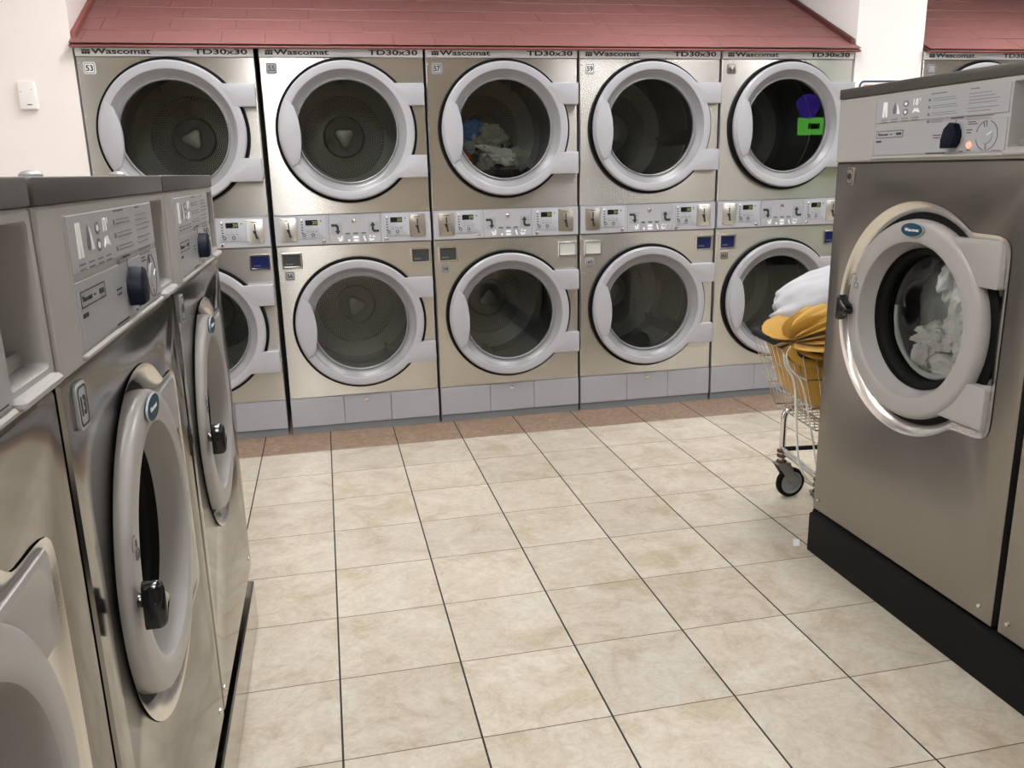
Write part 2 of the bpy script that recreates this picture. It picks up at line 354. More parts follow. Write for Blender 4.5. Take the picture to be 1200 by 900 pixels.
def dryer_drum(root, zc, seed):
    """rolled drum with a pierced back; built about its own axis"""
    def shell(b):
        b.lathe([(.262, .010), (.262, .06), (.355, .075), (.36, .09), (.36, .665), (.30, .672)], 0, 0, 72)
    s = part('dshell', 'drum', Mt['drumin'], root, shell, (.395, 0, zc)); s.rotation_euler = (0, seed*1.3, 0)
    def vane(b):
        for k in range(3):
            a = 2*pi*k/3
            R = Matrix.Rotation(-a, 3, 'Y'); o = bmesh.new()
            q = [(.362, -.05), (.33, -.018), (.29, -.006), (.285, 0), (.29, .006), (.33, .018), (.362, .05)]
            A = [o.verts.new(R @ Vector((x, .12, z))) for x, z in q]; B = [o.verts.new(R @ Vector((x, .64, z))) for x, z in q]
            for i in range(6): o.faces.new((A[i], A[i+1], B[i+1], B[i]))
            o.faces.new(A); o.faces.new(B[::-1]); bmesh.ops.recalc_face_normals(o, faces=o.faces); b.merge(o)
    part('dvane', 'lifter', Mt['drumin'], s, vane)
    part('dhoop', 'hoop', Mt['drumhoop'], s, lambda b: b.lathe([(.359, .33), (.355, .333), (.355, .337), (.359, .34)], 0, 0, 72))
    part('dback', 'drum_back', Mt['perfU'], s, lambda b: b.lathe([(.36, .67), (.23, .668), (.225, .662), (.118, .655), (.112, .650)], 0, 0, 72))
    def hub(b):
        b.lathe([(.112, .651), (.105, .640), (.06, .622), (.03, .612), (0, .610)], 0, 0, 48)
        b.prism([(.052*cos(a)*(1-.18*cos(3*a)), .052*sin(a)*(1-.18*cos(3*a))) for a in [2*pi*i/36 for i in range(36)]], .575, .63, .012, 3)
    part('dhub', 'hub', Mt['hub'], s, hub)
def coin_window(root, x0, x1, kind):
    z0, z1 = .883, .963
    w = part(('cw', x0), 'coin_window', Mt['chrome'], root, lambda b: b.holed([(x0, z0), (x0, z1), (x1, z1), (x1, z0)], rrect(x0+.008, x1-.008, z0+.009, z1-.008, .003), [(rrect(x0+.012, x1-.012, z0+.013, z1-.012, .003), 0.)], -.009, .009, .003))
    def pane(b): b.box(x0+.009, x1-.009, -.003, .001, z0+.009, z1-.008)
    part(('cwp', x0), 'window_pane', Mt[kind], w, pane)
    if kind != 'wht': part(('cwt', x0), 'printed_note', Mt['inkgrey'], w, lambda b: [b.box(x0+.02+.012*i, x0+.028+.012*i, -.0036, -.003, z0+.02, z0+.026) for i in range(3)])
def control_panel(root, coinL, coinR):
    z0, z1 = 1.0, 1.147
    p = part('cpan', 'control_panel', Mt['lgrey'], root, lambda b: [b.box(a, c, -.008, .03, z0, z1, .0015) for a, c in ((.002, .268), (.2695, .5285), (.530, .788))])
    for side in (0, 1):
        def mx(a, c): return (a, c) if side == 0 else (.790-c, .790-a)
        x0, x1 = mx(.030, .112)
        cm = Mt[coinL if side == 0 else coinR]
        def slotplate(b, x0=x0, x1=x1): b.prism(rrect(x0, x1, 1.020, 1.136, .006), -.012, -.006, .001)
        c = part(('coin', side), 'coin_plate', cm, p, slotplate)
        xm = (x0+x1)/2
        def slot(b, xm=xm, x0=x0, x1=x1):
            b.box(xm-.003, xm+.003, -.014, -.011, 1.085, 1.115, .0005)
            b.prism([(xm-.012, 1.080), (xm+.004, 1.083), (xm+.006, 1.060), (xm+.010, 1.040), (xm+.001, 1.040), (xm-.003, 1.062), (xm-.008, 1.070)], -.016, -.0115)
            b.box(xm-.016, xm+.012, -.0128, -.0118, 1.122, 1.125)
            for xx in (x0+.006, x1-.006):
                for zz in (1.027, 1.130): b.lathe([(0, -.0135), (.0022, -.013), (.0022, -.0115)], xx, zz, 8)
        part(('slot', side), 'coin_slot', Mt['ink'], c, slot)
        ia, ib = (.122, .252) if side == 0 else (.548, .676)
        part(('ins', side), 'display_inset', Mt['pgrey'], p, lambda b: b.prism(rrect(ia, ib, 1.030, 1.140, .004), -.0105, -.007, .0006))
        part(('dsp', side), 'display', Mt['display'], p, lambda b: b.box(ia+.032, ia+.092, -.0125, -.0095, 1.098, 1.124, .001))
        def digits(b, ia=ia):
            b.merge(text_mesh('20', ia+.066, ia+.088, 1.103, 1.119, -.0130))
        part(('dig', side), 'digits', Mt['digit'], p, digits)
        def marks(b, ia=ia):
            for k in range(5): b.box(ia+.010, ia+.019, -.0112, -.0104, 1.116-.0135*k-.003, 1.116-.0135*k+.002)
            for k in range(3): b.box(ia+.036+.022*k, ia+.048+.022*k, -.0112, -.0104, 1.0655, 1.067)
            for xx in (ia+.022, ia+.066):
                b.lathe([(.0050, -.0115), (.0085, -.0115), (.0085, -.0104), (.005, -.0104)], xx, 1.050, 16, closed=True)
                b.box(xx-.013, xx+.013, -.0112, -.0104, 1.035, 1.0362)
            b.lathe([(0, -.0116), (.0035, -.0114), (.0035, -.0104)], ia+.108, 1.118, 10)
        part(('mk', side), 'printed_legend', Mt['ink'], p, marks)
        for k in range(3): part('pd', 'push_button', Mt['lgrey'], p, lambda b: b.prism([(x*1.3, z) for x, z in circ(.0085, 14)], -.0120, -.0100, .0006), (ia+.040+.024*k, 0, 1.080))
        part('pdl', 'indicator_light', Mt['white'], p, lambda b: b.lathe([(0, -.0125), (.0042, -.012), (.0042, -.0104)], 0, 0, 10), (ia+.014, 0, 1.128))
        kx = .240 if side == 0 else .556
        part(('lk', side), 'lock', Mt['chrome'], p, lambda b: b.lathe([(0, -.016), (.0055, -.0155), (.0075, -.012), (.0095, -.0115), (.0095, -.007)], kx, 1.014, 16))
    part('lkm', 'lock', Mt['chrome'], p, lambda b: b.lathe([(0, -.018), (.006, -.0175), (.008, -.012), (.011, -.0115), (.011, -.007)], .396, 1.112, 16))
    for side in (0, 1):
        xa = .279 if side == 0 else .466
        st = part(('st', side), 'arrow_sticker', Mt['greyst'], p, lambda b: b.box(xa, xa+.056, -.0092, -.0078, 1.046, 1.106))
        def ar(b, xa=xa):
            p0 = [(xa+.002, 1.099), (xa+.029, 1.099), (xa+.039, 1.089), (xa+.039, 1.066), (xa+.047, 1.066), (xa+.0325, 1.047), (xa+.018, 1.066), (xa+.027, 1.066), (xa+.027, 1.083), (xa+.023, 1.087), (xa+.002, 1.087)]
            if side: p0 = [(2*xa+.056-x, 2*1.076-z) for x, z in p0]
            b.prism(p0, -.0098, -.009)
        part(('arw', side), 'arrow', Mt['ink'], st, ar)
    for k in range(5):
        xa = .302+.0405*k
        st = part(('ic', k), 'icon_sticker', Mt['greyst'] if k in (1, 3) else Mt['pgrey'], p, lambda b: b.box(xa, xa+.036, -.0092, -.0078, 1.006, 1.042))
        def ic(b, xa=xa, k=k):
            rr = random.Random(k); cx, cz = xa+.018, 1.023
            if k in (0, 4):
                for _ in range(9):
                    x, z = cx+rr.uniform(-.013, .013), cz+rr.uniform(-.013, .013); b.prism([(x+a, z+c) for a, c in circ(.0045, 7)], -.0098, -.009)
            elif k == 2:
                b.prism([(cx-.015, cz+.010), (cx-.006, cz+.014), (cx+.006, cz+.014), (cx+.015, cz+.010), (cx+.011, cz+.002), (cx-.011, cz+.002)], -.0098, -.009)
                b.prism([(cx-.012, cz-.003), (cx+.012, cz-.003), (cx+.015, cz-.012), (cx, cz-.015), (cx-.015, cz-.012)], -.0098, -.009)
            else: b.prism([(cx-.004, cz+.012), (cx+.002, cz+.014), (cx+.012, cz-.012), (cx+.004, cz-.014)] if k == 3 else [(cx-.002, cz-.002), (cx+.012, cz-.002), (cx+.010, cz-.014), (cx+.002, cz-.014)], -.0098, -.009)
        part(('icp', k), 'icon', Mt['white'], st, ic)
        if k in (1, 2, 3): part(('icd', k), 'caption', Mt['ink'], p, lambda b: [b.box(xa+.006, xa+.030, -.0092, -.0078, 1.046+.005*j, 1.0485+.005*j) for j in range(2)])
def number_plate(root, txt, x0, x1, z0, z1, y, pm, im):
    p = part(('np', round(x0, 3), round(z0, 3)), 'number_plate', pm, root, lambda b: b.prism(rrect(x0, x1, z0, z1, .008), y-.003, y+.001, .0008))
    part(('npb', round(x0, 3), round(z0, 3)), 'border', im, p, lambda b: b.holed(rrect(x0+.004, x1-.004, z0+.004, z1-.004, .006), rrect(x0+.0065, x1-.0065, z0+.0065, z1-.0065, .005), [], y-.0036, .0006, 0))
    if txt: lettering('number', txt, x0+.010, x1-.010, z0+.0125, z1-.0125, y-.0038, im, p, .03)
def dryer(x, label, num_up, num_low, coinL='coin_d', coinR='coin_d', winL='dark', winR='dark', plate='white', ink='ink', seed=0, full=True, w=None):
    root = empty('stacked_dryer', (x, 0, 0), label, 'dryer', 'stacked dryers along the far wall')
    def cas(b):
        D = 1.0
        b.box(.001, .004, .012, D, .0, 1.943); b.box(.786, .789, .012, D, .0, 1.943); b.box(.001, .789, D, D+.003, .0, 1.943)
        b.box(.001, .789, .012, D, 1.940, 1.943); b.box(.001, .789, .030, D, 1.06, 1.075); b.box(.001, .789, .03, D, .10, .115)
    part('dcase', 'casing', Mt['galv'], root, cas)
    for nm, z0, z1, zc in (('upper', 1.149, 1.896, ZU), ('lower', .197, .997, ZL)):
        fp = part(('front', nm), 'front_panel', Mt['steel_d'], root, lambda b: b.holed([(.002, z0), (.002, z1), (.788, z1), (.788, z0)], circ(.285, 64, .395, zc), [(circ(.280, 64, .395, zc), .004), (circ(.262, 64, .395, zc), .010)], 0, .02, .003), ang=20)
        for xx, zz in ((.012, z0+.012), (.778, z0+.012), (.012, zc+.08), (.012, zc-.17), (.012, z1-.03)):
            part('screw', 'screw', Mt['chrome'], fp, lambda b: b.lathe([(0, -.004), (.0035, -.0032), (.0045, -.0005), (.0045, .001)], 0, 0, 10), (xx, 0, zz))
        dryer_door(root, zc, nm); dryer_drum(root, zc, seed + (0 if nm == 'upper' else .37))
    st = part('nstrip', 'name_strip', Mt['strip'], root, lambda b: b.box(.002, .788, -.004, .02, 1.898, 1.943, .001))
    def brand(b):
        b.merge(text_mesh('Wascomat', .073, .330, 1.9075, 1.9315, -.0052, bold=.022))
        for k in range(3):
            xx = .032+.0125*k; b.box(xx, xx+.0105, -.0052, -.0042, 1.9075, 1.9180); b.prism([(xx, 1.920), (xx+.0105, 1.920), (xx+.0105, 1.930), (xx+.00525, 1.924), (xx, 1.930)], -.0052, -.0042)
    bm_ = Mt[ink]
    part('brand', 'lettering', bm_, st, brand)
    part('model', 'lettering', bm_, st, lambda b: b.merge(text_mesh('TD30x30', .520, .762, 1.9075, 1.9315, -.0052, bold=.022)))
    control_panel(root, coinL, coinR)
    coin_window(root, .022, .124, winL); coin_window(root, .676, .780, winR)
    number_plate(root, num_up, .030, .082, 1.820, 1.872, 0, Mt[plate], Mt['ink'] if plate != 'ink' else Mt['greyst'])
    number_plate(root, num_low, .032, .080, .824, .870, 0, Mt['greyst'] if plate == 'white' else Mt[plate], Mt['ink'] if plate != 'ink' else Mt['greyst'])
    for k, (a, c) in enumerate(((.002, .277), (.279, .527), (.529, .788))):
        kp = part(('kick', k), 'kick_panel', Mt['kick'], root, lambda b: b.box(a, c, -.004, .03, .042, .195, .0015))
        if k == 1: part('klock', 'lock', Mt['chrome'], kp, lambda b: b.lathe([(0, -.010), (.006, -.0095), (.007, -.007), (.011, -.0065), (.011, -.003)], .400, .168, 16))
    part('dbase', 'base', Mt['base'], root, lambda b: b.box(.002, .788, .003, .06, 0, .040, .001))
    return root
dryer(-.806, 'stainless stacked dryer numbered 53, leftmost against the white wall', '53', '54', 'coin_d', 'coin_l', 'dark', 'blue', 'white', seed=0.)
dryer(.005, 'stainless stacked dryer numbered 55 and 56, second from the left', '55', '56', 'coin_l', 'coin_d', 'dark', 'dark', 'greyst', seed=.4)
dryer(.805, 'stainless stacked dryer numbered 57, with clothes behind its upper round door', '57', '58', 'coin_d', 'coin_d', 'dark', 'wht', 'greyst', seed=.9)
dryer(1.605, 'stainless stacked dryer numbered 59 and 60, between the one with clothes and number 61', '59', '60', 'coin_d', 'coin_l', 'wht', 'blue', 'white', seed=1.7)
dryer(2.405, 'stainless stacked dryer numbered 61, behind the laundry cart', '61', '62', 'coin_l', 'coin_l', 'blue', 'blue', 'coin_d', seed=2.3)
dryer(3.640, 'stainless stacked dryer right of the white wall, only its top visible above the washer', '', '', 'coin_l', 'coin_l', 'blue', 'blue', 'greyst', ink='inkblue', seed=.2)

# ------------------------------------------------------------------ clothes inside the third dryer
def crumple(name, label, cat, loc, size, m, seed, amp=.35, freq=2.2, rot=(0, 0, 0), sub=5, group=None, kind=None):
    b = bmesh.new(); bmesh.ops.create_icosphere(b, subdivisions=sub, radius=1)
    o = Vector((seed*3.7, seed*1.9, seed*5.1))
    for v in b.verts:
        p = v.co.copy(); n1 = 1-abs(noise.noise(p*freq+o))*2; n2 = 1-abs(noise.noise(p*freq*2.3+o*1.3))*2; n3 = noise.noise(p*freq*.7+o*2)
        r = 1+amp*(n3*1.1+(n1-.6)*.8+(n2-.6)*.35)
        v.co = Vector((p.x*size[0], p.y*size[1], p.z*size[2]))*r
    mb = MB(); mb.merge(b); ob = mb.build(name, m, None, loc, ang=60); ob.rotation_euler = rot
    return tag(ob, label, cat, group, kind)
G = 'clothes lying in the third dryer'
cl = lambda n, c, r=.85: mat(n, c, r, noise_amt=.1, nscale=40, sheen=.1)
crumple('blue_garment', 'bright blue crumpled garment behind the glass of dryer 57', 'garment', (1.06, .16, 1.545), (.075, .06, .055), cl('blue_cloth', (.07, .24, .62)), 1.0, .4, 2.6, group=G)
crumple('orange_garment', 'orange garment peeping out at the left inside dryer 57', 'garment', (.990, .13, 1.405), (.045, .05, .055), cl('orange_cloth', (.95, .18, .03)), 2.0, .35, group=G)
crumple('grey_sock', 'pale blue-grey garment between the orange and blue ones in the dryer', 'garment', (1.020, .11, 1.465), (.045, .04, .036), cl('bluegrey_cloth', (.40, .46, .52)), 3.1, .35, group=G)
crumple('olive_garment', 'grey-green crumpled trousers topmost in the pile in dryer 57', 'garment', (1.150, .14, 1.492), (.095, .07, .075), cl('olive_cloth', (.40, .38, .31)), 4.4, .5, 1.7, (0, .5, 0), group=G)
crumple('checked_garment', 'black and grey checked garment beside the grey-green trousers in the dryer', 'garment', (1.215, .14, 1.455), (.050, .05, .045), cl('dark_check_cloth', (.055, .055, .055)), 5.2, .5, 3, group=G)
crumple('white_garment', 'white twisted garment at the front of the pile in dryer 57', 'garment', (1.195, .085, 1.418), (.100, .04, .040), cl('white_cloth', (.95, .94, .88)), 6.6, .5, 2.2, (0, .35, 0), group=G)
crumple('grey_garment', 'grey crumpled garment with pale hem at the right of the dryer pile', 'garment', (1.285, .09, 1.402), (.062, .045, .058), cl('grey_cloth', (.38, .365, .32)), 7.3, .4, 2.2, (0, -.4, 0), group=G)
crumple('taupe_garment', 'taupe folded garment below the white one in dryer 57', 'garment', (1.112, .10, 1.375), (.050, .04, .060), cl('taupe_cloth', (.42, .40, .35)), 8.9, .5, 2.2, (0, .5, 0), group=G)
crumple('black_garment', 'black crumpled garment along the bottom of the drum in dryer 57', 'garment', (1.18, .15, 1.330), (.20, .10, .065), cl('black_cloth', (.012, .012, .013)), 9.5, .3, 2.4, group=G)

# ------------------------------------------------------------------ washers
def washer(loc, rz, label, W, zb, zp, s, uc, zc, num, steelm, group, npos, running=False, knob_a=0., light=False, cap=0):
    """front at local y=0, u to the right; z values are world heights, loc.z the plinth top"""
    root = empty('front_loading_washer', loc, label, 'washer', group, rz); o = (0, 0, -loc[2]); key = (W, s)
    def hole(d):
        R, H1, W1 = .335*s-d, .262*s-d, .345*s-d; pts = []
        for i in range(160):
            t = 2*pi*i/160; c, q = cos(t), sin(t); p = 16
            if c > 0: rr = ((abs(c)/W1)**p+(abs(q)/H1)**p)**(-1/p)
            else: rr = 0
            k = 70; r = ((R**k+(rr**k if rr > 0 else 0))**(1/k)) if rr < 3*R else rr
            pts.append((uc+r*c, zc+r*q))
        return pts
    D = .74
    def cas(b):
        b.box(.003, .006, .006, D, zb, zp+.19); b.box(W-.006, W-.003, .006, D, zb, zp+.19); b.box(.003, W-.003, D, D+.003, zb, zp+.19); b.box(.003, W-.003, .03, D, zb, zb+.004)
    part((key, 'case'), 'casing', Mt['steel_top'], root, cas, o)
    fp = part((key, 'front'), 'front_panel', steelm, root, lambda b: b.holed([(.003, zb), (.003, zp-.002), (W-.003, zp-.002), (W-.003, zb)], hole(0), [(hole(.004), .002), (hole(.020*s+.004), .012), (hole(.036*s), .030), (hole(.040*s), .060)], 0, .03, .004), o, ang=28)
    def bez(b):
        bb = bmesh.new(); prev = None
        for d, y in ((-.001, -.0006), (.004, .0012), (.020*s+.004, .0112), (.036*s, .0290), (.038*s, .034)):
            cur = [bb.verts.new((x, y-.0006, z)) for x, z in hole(d)]
            if prev:
                for i in range(160): bb.faces.new((prev[i], prev[(i+1) % 160], cur[(i+1) % 160], cur[i]))
            prev = cur
        bmesh.ops.recalc_face_normals(bb, faces=bb.faces)
        if sum(f.normal.y*f.calc_area() for f in bb.faces) > 0: bmesh.ops.reverse_faces(bb, faces=bb.faces)
        b.merge(bb)
    part((key, 'bezel'), 'bezel', Mt['bezel'] , fp, bez, ang=50)
    def rec(b):
        b.holed([(uc-.36*s, zc-.36*s), (uc-.36*s, zc+.36*s), (uc+.36*s, zc+.36*s), (uc+.36*s, zc-.36*s)], circ(.20*s, 64, uc, zc), [(circ(.198*s, 64, uc, zc), .10)], .056, .003, 0)
        # raised moulding that follows the recess and the hinge bay
        for d, hh in ((.052*s, .044), (.066*s, .050)):
            bb = bmesh.new(); A = [bb.verts.new((x, .057, z)) for x, z in hole(d)]; B = [bb.verts.new((x, hh-.012, z)) for x, z in hole(d+.003)]; E = [bb.verts.new((x, hh-.012, z)) for x, z in hole(d+.012*s)]; F = [bb.verts.new((x, .057, z)) for x, z in hole(d+.015*s)]
            for P, Q in ((A, B), (B, E), (E, F)):
                for i in range(160): bb.faces.new((P[i], P[(i+1) % 160], Q[(i+1) % 160], Q[i]))
            bmesh.ops.recalc_face_normals(bb, faces=bb.faces); b.merge(bb)
    part((key, 'rec'), 'recess_liner', Mt['recess'], root, rec, o, ang=40)
    part((key, 'gring'), 'door_seal', Mt['black'], root, lambda b: b.lathe([(.262*s, .050), (.310*s, .050), (.310*s, .026), (.300*s, .022), (.262*s, .022)], uc, zc, 72, closed=True), o)  # black ring painted as the shade of the deep gap round the door
    # door
    def dr(b):
        b.lathe([(q*s, y) for q, y in ((.262, .040), (.280, .036), (.285, .026), (.287, .012), (.286, .002), (.282, -.006), (.275, -.010), (.268, -.0115), (.240, -.0125), (.229, -.0120), (.2245, -.0095), (.2225, -.005), (.220, .004),
                (.208, .034), (.203, .046), (.203, .056), (.23, .056))], uc, zc, 96, closed=True)
        for sg in (1, -1):
            za, z1 = (.128*s, .248*s) if sg > 0 else (.125*s, .240*s)
            t0, t1 = math.asin(za/(.268*s)), math.asin(z1/(.268*s))
            pts = arc(.268*s, t0, t1, 8)+[(.312*s, z1*1.0), (.318*s, z1-.01*s), (.318*s, za+.006*s), (.312*s, za)]
            b.prism([(uc+x, zc+sg*z) for x, z in pts], -.004, .040, .006)
            for zz in (.35, .65): b.box(uc+.316*s, uc+.326*s, .010, .036, zc+sg*(za+(z1-za)*zz)-.012*s, zc+sg*(za+(z1-za)*zz)+.012*s, .002)
    d = part((key, 'door'), 'door', Mt['doorw'], root, dr, o)
    part((key, 'gask'), 'gasket', Mt['black'], d, lambda b: b.lathe([(q*s, y) for q, y in ((.204, .036), (.200, .050), (.186, .056), (.182, .066), (.182, .09), (.204, .09))], uc, zc, 72))
    part((key, 'glass', running), 'glass', Mt['wglass'] if running else Mt['smoke'], d, lambda b: b.lathe([(0, .052), (.06*s, .053), (.12*s, .056), (.165*s, .062), (.186*s, .070)], uc, zc, 72))
    def han(b):
        u0 = uc-.262*s; k = .88*s
        b.lathe([(0, -.018), (.012*s, -.018), (.013*s, .0), (.018*s, .004)], u0, zc, 20)
        b.prism([(u0+x*k, zc+z*k) for x, z in ((-.030, -.046), (-.034, -.036), (-.030, .036), (-.022, .044), (-.012, .044), (-.002, .024), (.028, .002), (.030, -.014), (.022, -.022), (.002, -.022), (-.010, -.040), (-.018, -.047))], -.048, -.020, .010, 4)
    part((key, 'hand'), 'handle', Mt['gloss'], d, han, ang=60)
    lg = part((key, 'logo'), 'badge', Mt['logo'], d, lambda b: b.prism([(uc+x*1.0, zc+.258*s+z*.42) for x, z in circ(.046, 32)], -.0165, -.012, .001))
    part((key, 'logor'), 'badge_rim', Mt['greyst'], lg, lambda b: b.holed([(uc+x*1.0, zc+.258*s+z*.42) for x, z in circ(.0475, 32)], [(uc+x*1.0, zc+.258*s+z*.42) for x, z in circ(.0445, 32)], [], -.0170, .003, 0))
    part((key, 'logot'), 'lettering', Mt['white'], lg, lambda b: b.merge(text_mesh('Wascomat', uc-.029*s, uc+.029*s, zc+.2535*s, zc+.2625*s, -.0172, bold=.01)))
    def sym(b):
        x0, z0 = uc-.246*s, zc+.075*s
        bb = arc(.017*s, radians(60), radians(200), 8, x0-.004, z0+.018*s); aa = arc(.0145*s, radians(200), radians(60), 8, x0-.004, z0+.018*s); b.prism(bb+aa, -.0136, -.0125)
        b.holed(rrect(x0-.002, x0+.018*s, z0-.012*s, z0+.006*s, .003), rrect(x0+.001, x0+.015*s, z0-.009*s, z0+.003*s, .002), [], -.0136, .001, 0)
        b.box(x0+.005, x0+.009, -.0136, -.0125, z0+.010*s, z0+.022*s)
    part((key, 'sym'), 'printed_symbol', Mt['inkgrey'], d, sym)
    # drum behind the glass
    part((key, 'drum'), 'drum', Mt['drumin'], root, lambda b: b.lathe([(.198*s, .09), (.20*s, .12), (.27*s, .14), (.27*s, .5), (.1*s, .51), (0, .50)], uc, zc, 64), o)
    # control head
    T = zp+.190; xi0, xi1 = W-.645, W-.138
    if xi0 < .05: xi0 = .095
    sx0, sx1 = W-.132, W-.018
    ph = part((key, 'head'), 'control_head', Mt['panw'], root, lambda b: b.holed([(.002, zp), (.002, T), (W-.002, T), (W-.002, zp)], rrect(sx0, sx1, zp+.026, T-.012, .006), [(rrect(sx0+.002, sx1-.002, zp+.028, T-.014, .006), .003), (rrect(sx0+.003, sx1-.003, zp+.029, T-.015, .006), .10)], -.004, .40, .004), o, ang=25)
    part((key, 'ridge'), 'ledge', Mt['panw'], ph, lambda b: [b.box(xi0-.008, xi1+.002, -.010, 0, zp+.006, zp+.014, .003), b.box(sx0-.004, sx1+.004, -.016, 0, zp+.008, zp+.020, .004), b.box(xi0-.008, xi0-.002, -.0055, 0, zp+.014, T-.012, .0008)])
    def sbx(b):
        b.box(sx0, sx1, .098, .102, zp+.02, T-.01)
        b.box(sx0+.002, sx1-.002, .02, .10, zp+.028, zp+.045, .003)
        b.box(sx0+.03, sx1-.004, .055, .10, zp+.045, zp+.12, .004)
    sb = part((key, 'soap'), 'soap_dispenser', Mt['soap'], ph, sbx)
    part((key, 'latch'), 'latch', Mt['chrome'], sb, lambda b: b.tube([(sx0+.012, .05, zp+.115), (sx0+.045, .040, zp+.120), (sx0+.055, .030, zp+.118)], .0035))
    ins = part((key, 'ins'), 'legend_inset', Mt['insw'], ph, lambda b: b.box(xi0, xi1, -.0062, -.003, zp+.108, T-.014, .001))
    ins2 = part((key, 'ins2'), 'dial_inset', Mt['insw'], ph, lambda b: b.box(xi0, xi1, -.0062, -.003, zp+.018, zp+.098, .001))
    yy = -.0068
    def ink1(b):
        rr = random.Random(5)
        z1 = T-.022
        # drop, two dark ovals
        x = xi0+.085; b.prism([(x, z1-.006), (x+.007, z1-.024), (x+.006, z1-.034), (x-.001, z1-.038), (x-.008, z1-.034), (x-.008, z1-.024)], yy, -.006)
        for k in (0, 1): b.prism([(xi0+.132+a*1.3, z1-.013-.022*k+c) for a, c in circ(.0085, 14)], yy, -.006)
        for k in range(4):
            for j in range(2): b.box(xi0+.028+.044*k, xi0+.056+.044*k, yy, -.006, z1-.053-.006*j, z1-.051-.006*j)
        for k in range(4):
            zz = z1-.004-.0185*k
            b.prism([(xi0+.228+a, zz-.007+c) for a, c in circ(.0042, 10)], yy, -.006)
            for j in range(2):
                w = rr.uniform(.06, .098) if k < 3 else .045; b.box(xi0+.240, xi0+.240+w, yy, -.006, zz-.005-.0055*j, zz-.0037-.0055*j)
        b.box(xi0+.232, xi0+.292, yy, -.006, z1+.003, z1+.0055)
        b.box(xi0+.375, xi0+.405, yy, -.006, z1+.003, z1+.0055)
        for j in range(8):
            w = rr.uniform(.075, .105); zz = z1-.008-.0078*j-(.004 if j > 3 else 0)-(.004 if j > 5 else 0); b.box(xi0+.372, xi0+.372+w, yy, -.006, zz, zz+.0014)
    part((key, 'ink1'), 'printed_legend', Mt['inkgrey'], ins, ink1)
    def wh1(b):
        z1 = T-.022; x = xi0+.033
        b.prism([(x, z1-.002), (x+.018, z1-.002), (x+.020, z1-.044), (x+.0115, z1-.044), (x+.009, z1-.015), (x+.0065, z1-.044), (x-.002, z1-.044)], yy-.0002, -.006)
        x = xi0+.094; b.prism([(x, z1-.010), (x+.007, z1-.022), (x+.014, z1-.038), (x+.002, z1-.038)], yy-.0002, -.006)
        for k in (0, 1): b.prism([(xi0+.132+a*1.3, z1-.013-.022*k+c) for a, c in circ(.0045, 10)], yy-.0004, -.006)
        x = xi0+.163
        b.merge(text_mesh('18', x, x+.020, z1-.020, z1-.002, yy-.0002, bold=.02)); b.prism([(x+.024, z1-.002), (x+.028, z1-.002), (x+.026, z1-.010)], yy-.0002, -.006)
        b.prism([(x-.004, z1-.040), (x+.006, z1-.026), (x+.012, z1-.030), (x+.018, z1-.026), (x+.030, z1-.040), (x+.020, z1-.038), (x+.010, z1-.036)], yy-.0002, -.006)
    part((key, 'wh1'), 'white_icons', Mt['white'], ins, wh1)
    ks = 1 if s == 1 else .86; kx, kz = xi0+(.335 if s == 1 else .275), zp+.060
    def ink2(b):
        b.holed([(xi0+.012, zp+.066), (xi0+.012, zp+.086), (xi0+.130, zp+.086), (xi0+.130, zp+.066)], [(xi0+.0135, zp+.0675), (xi0+.1285, zp+.0675), (xi0+.1285, zp+.0845), (xi0+.0135, zp+.0845)], [], yy, .0006, 0)
        b.merge(text_mesh('Wascomat', xi0+.018, xi0+.064, zp+.0725, zp+.0800, yy)); b.box(xi0+.072, xi0+.082, yy, -.006, zp+.0745, zp+.0765); b.box(xi0+.100, xi0+.122, yy, -.006, zp+.0725, zp+.0790)
        b.box(xi0+.012, xi0+.036, yy, -.006, zp+.054, zp+.059)
        for a, dz, w in ((-.082, .004, .030), (-.080, -.003, .024), (.040, .012, .020), (.042, .005, .014), (-.105, -.042, .075), (-.100, -.048, .06), (-.020, .044, .045), (.020, -.040, .015)): b.box(kx+a, kx+a+w, yy, -.006, kz+dz, kz+dz+.0022)
        b.box(kx-.0006, kx+.0006, yy, -.006, kz+.028, kz+.040)
        tx, tz = xi1-.062, zp+.057
        for a0, a1 in ((100, 165), (-165, -100), (-80, 75)):
            b.prism(arc(.036, radians(a0), radians(a1), 14, tx, tz)+arc(.0345, radians(a1), radians(a0), 14, tx, tz), yy, -.006)
        for a in (95, 112, 270): b.prism([(tx+.022*cos(radians(a-2)), tz+.022*sin(radians(a-2))), (tx+.036*cos(radians(a-1)), tz+.036*sin(radians(a-1))), (tx+.036*cos(radians(a+2)), tz+.036*sin(radians(a+2))), (tx+.022*cos(radians(a+3)), tz+.022*sin(radians(a+3)))], yy, -.006)
        b.box(tx-.066, tx-.040, yy, -.006, tz+.034, tz+.036); b.box(tx-.066, tx-.034, yy, -.006, tz+.029, tz+.031)
        b.box(tx+.022, tx+.05, yy, -.006, zp+.020, zp+.0213); b.box(kx+.046, kx+.060, yy, -.006, zp+.022, zp+.0245)
    part((key, 'ink2'), 'printed_legend', Mt['ink'], ins2, ink2)
    def kn(b):
        b.lathe([(0, -.014), (.021*ks, -.014), (.024*ks, -.012), (.025*ks, -.006)], kx, kz, 28)
        a = knob_a; pts = [(-.026, -.030), (.012, -.030), (.024, -.018), (.026, .010), (.014, .030), (.0, .034), (-.018, .020), (-.027, -.006)]
        b.prism([(kx+ks*x, kz+ks*z) for x, z in pts], -.030, -.008, .005, 3)
    part((key, 'knob', knob_a), 'knob', Mt['navy'], ph, kn)
    tx, tz = xi1-.062, zp+.057
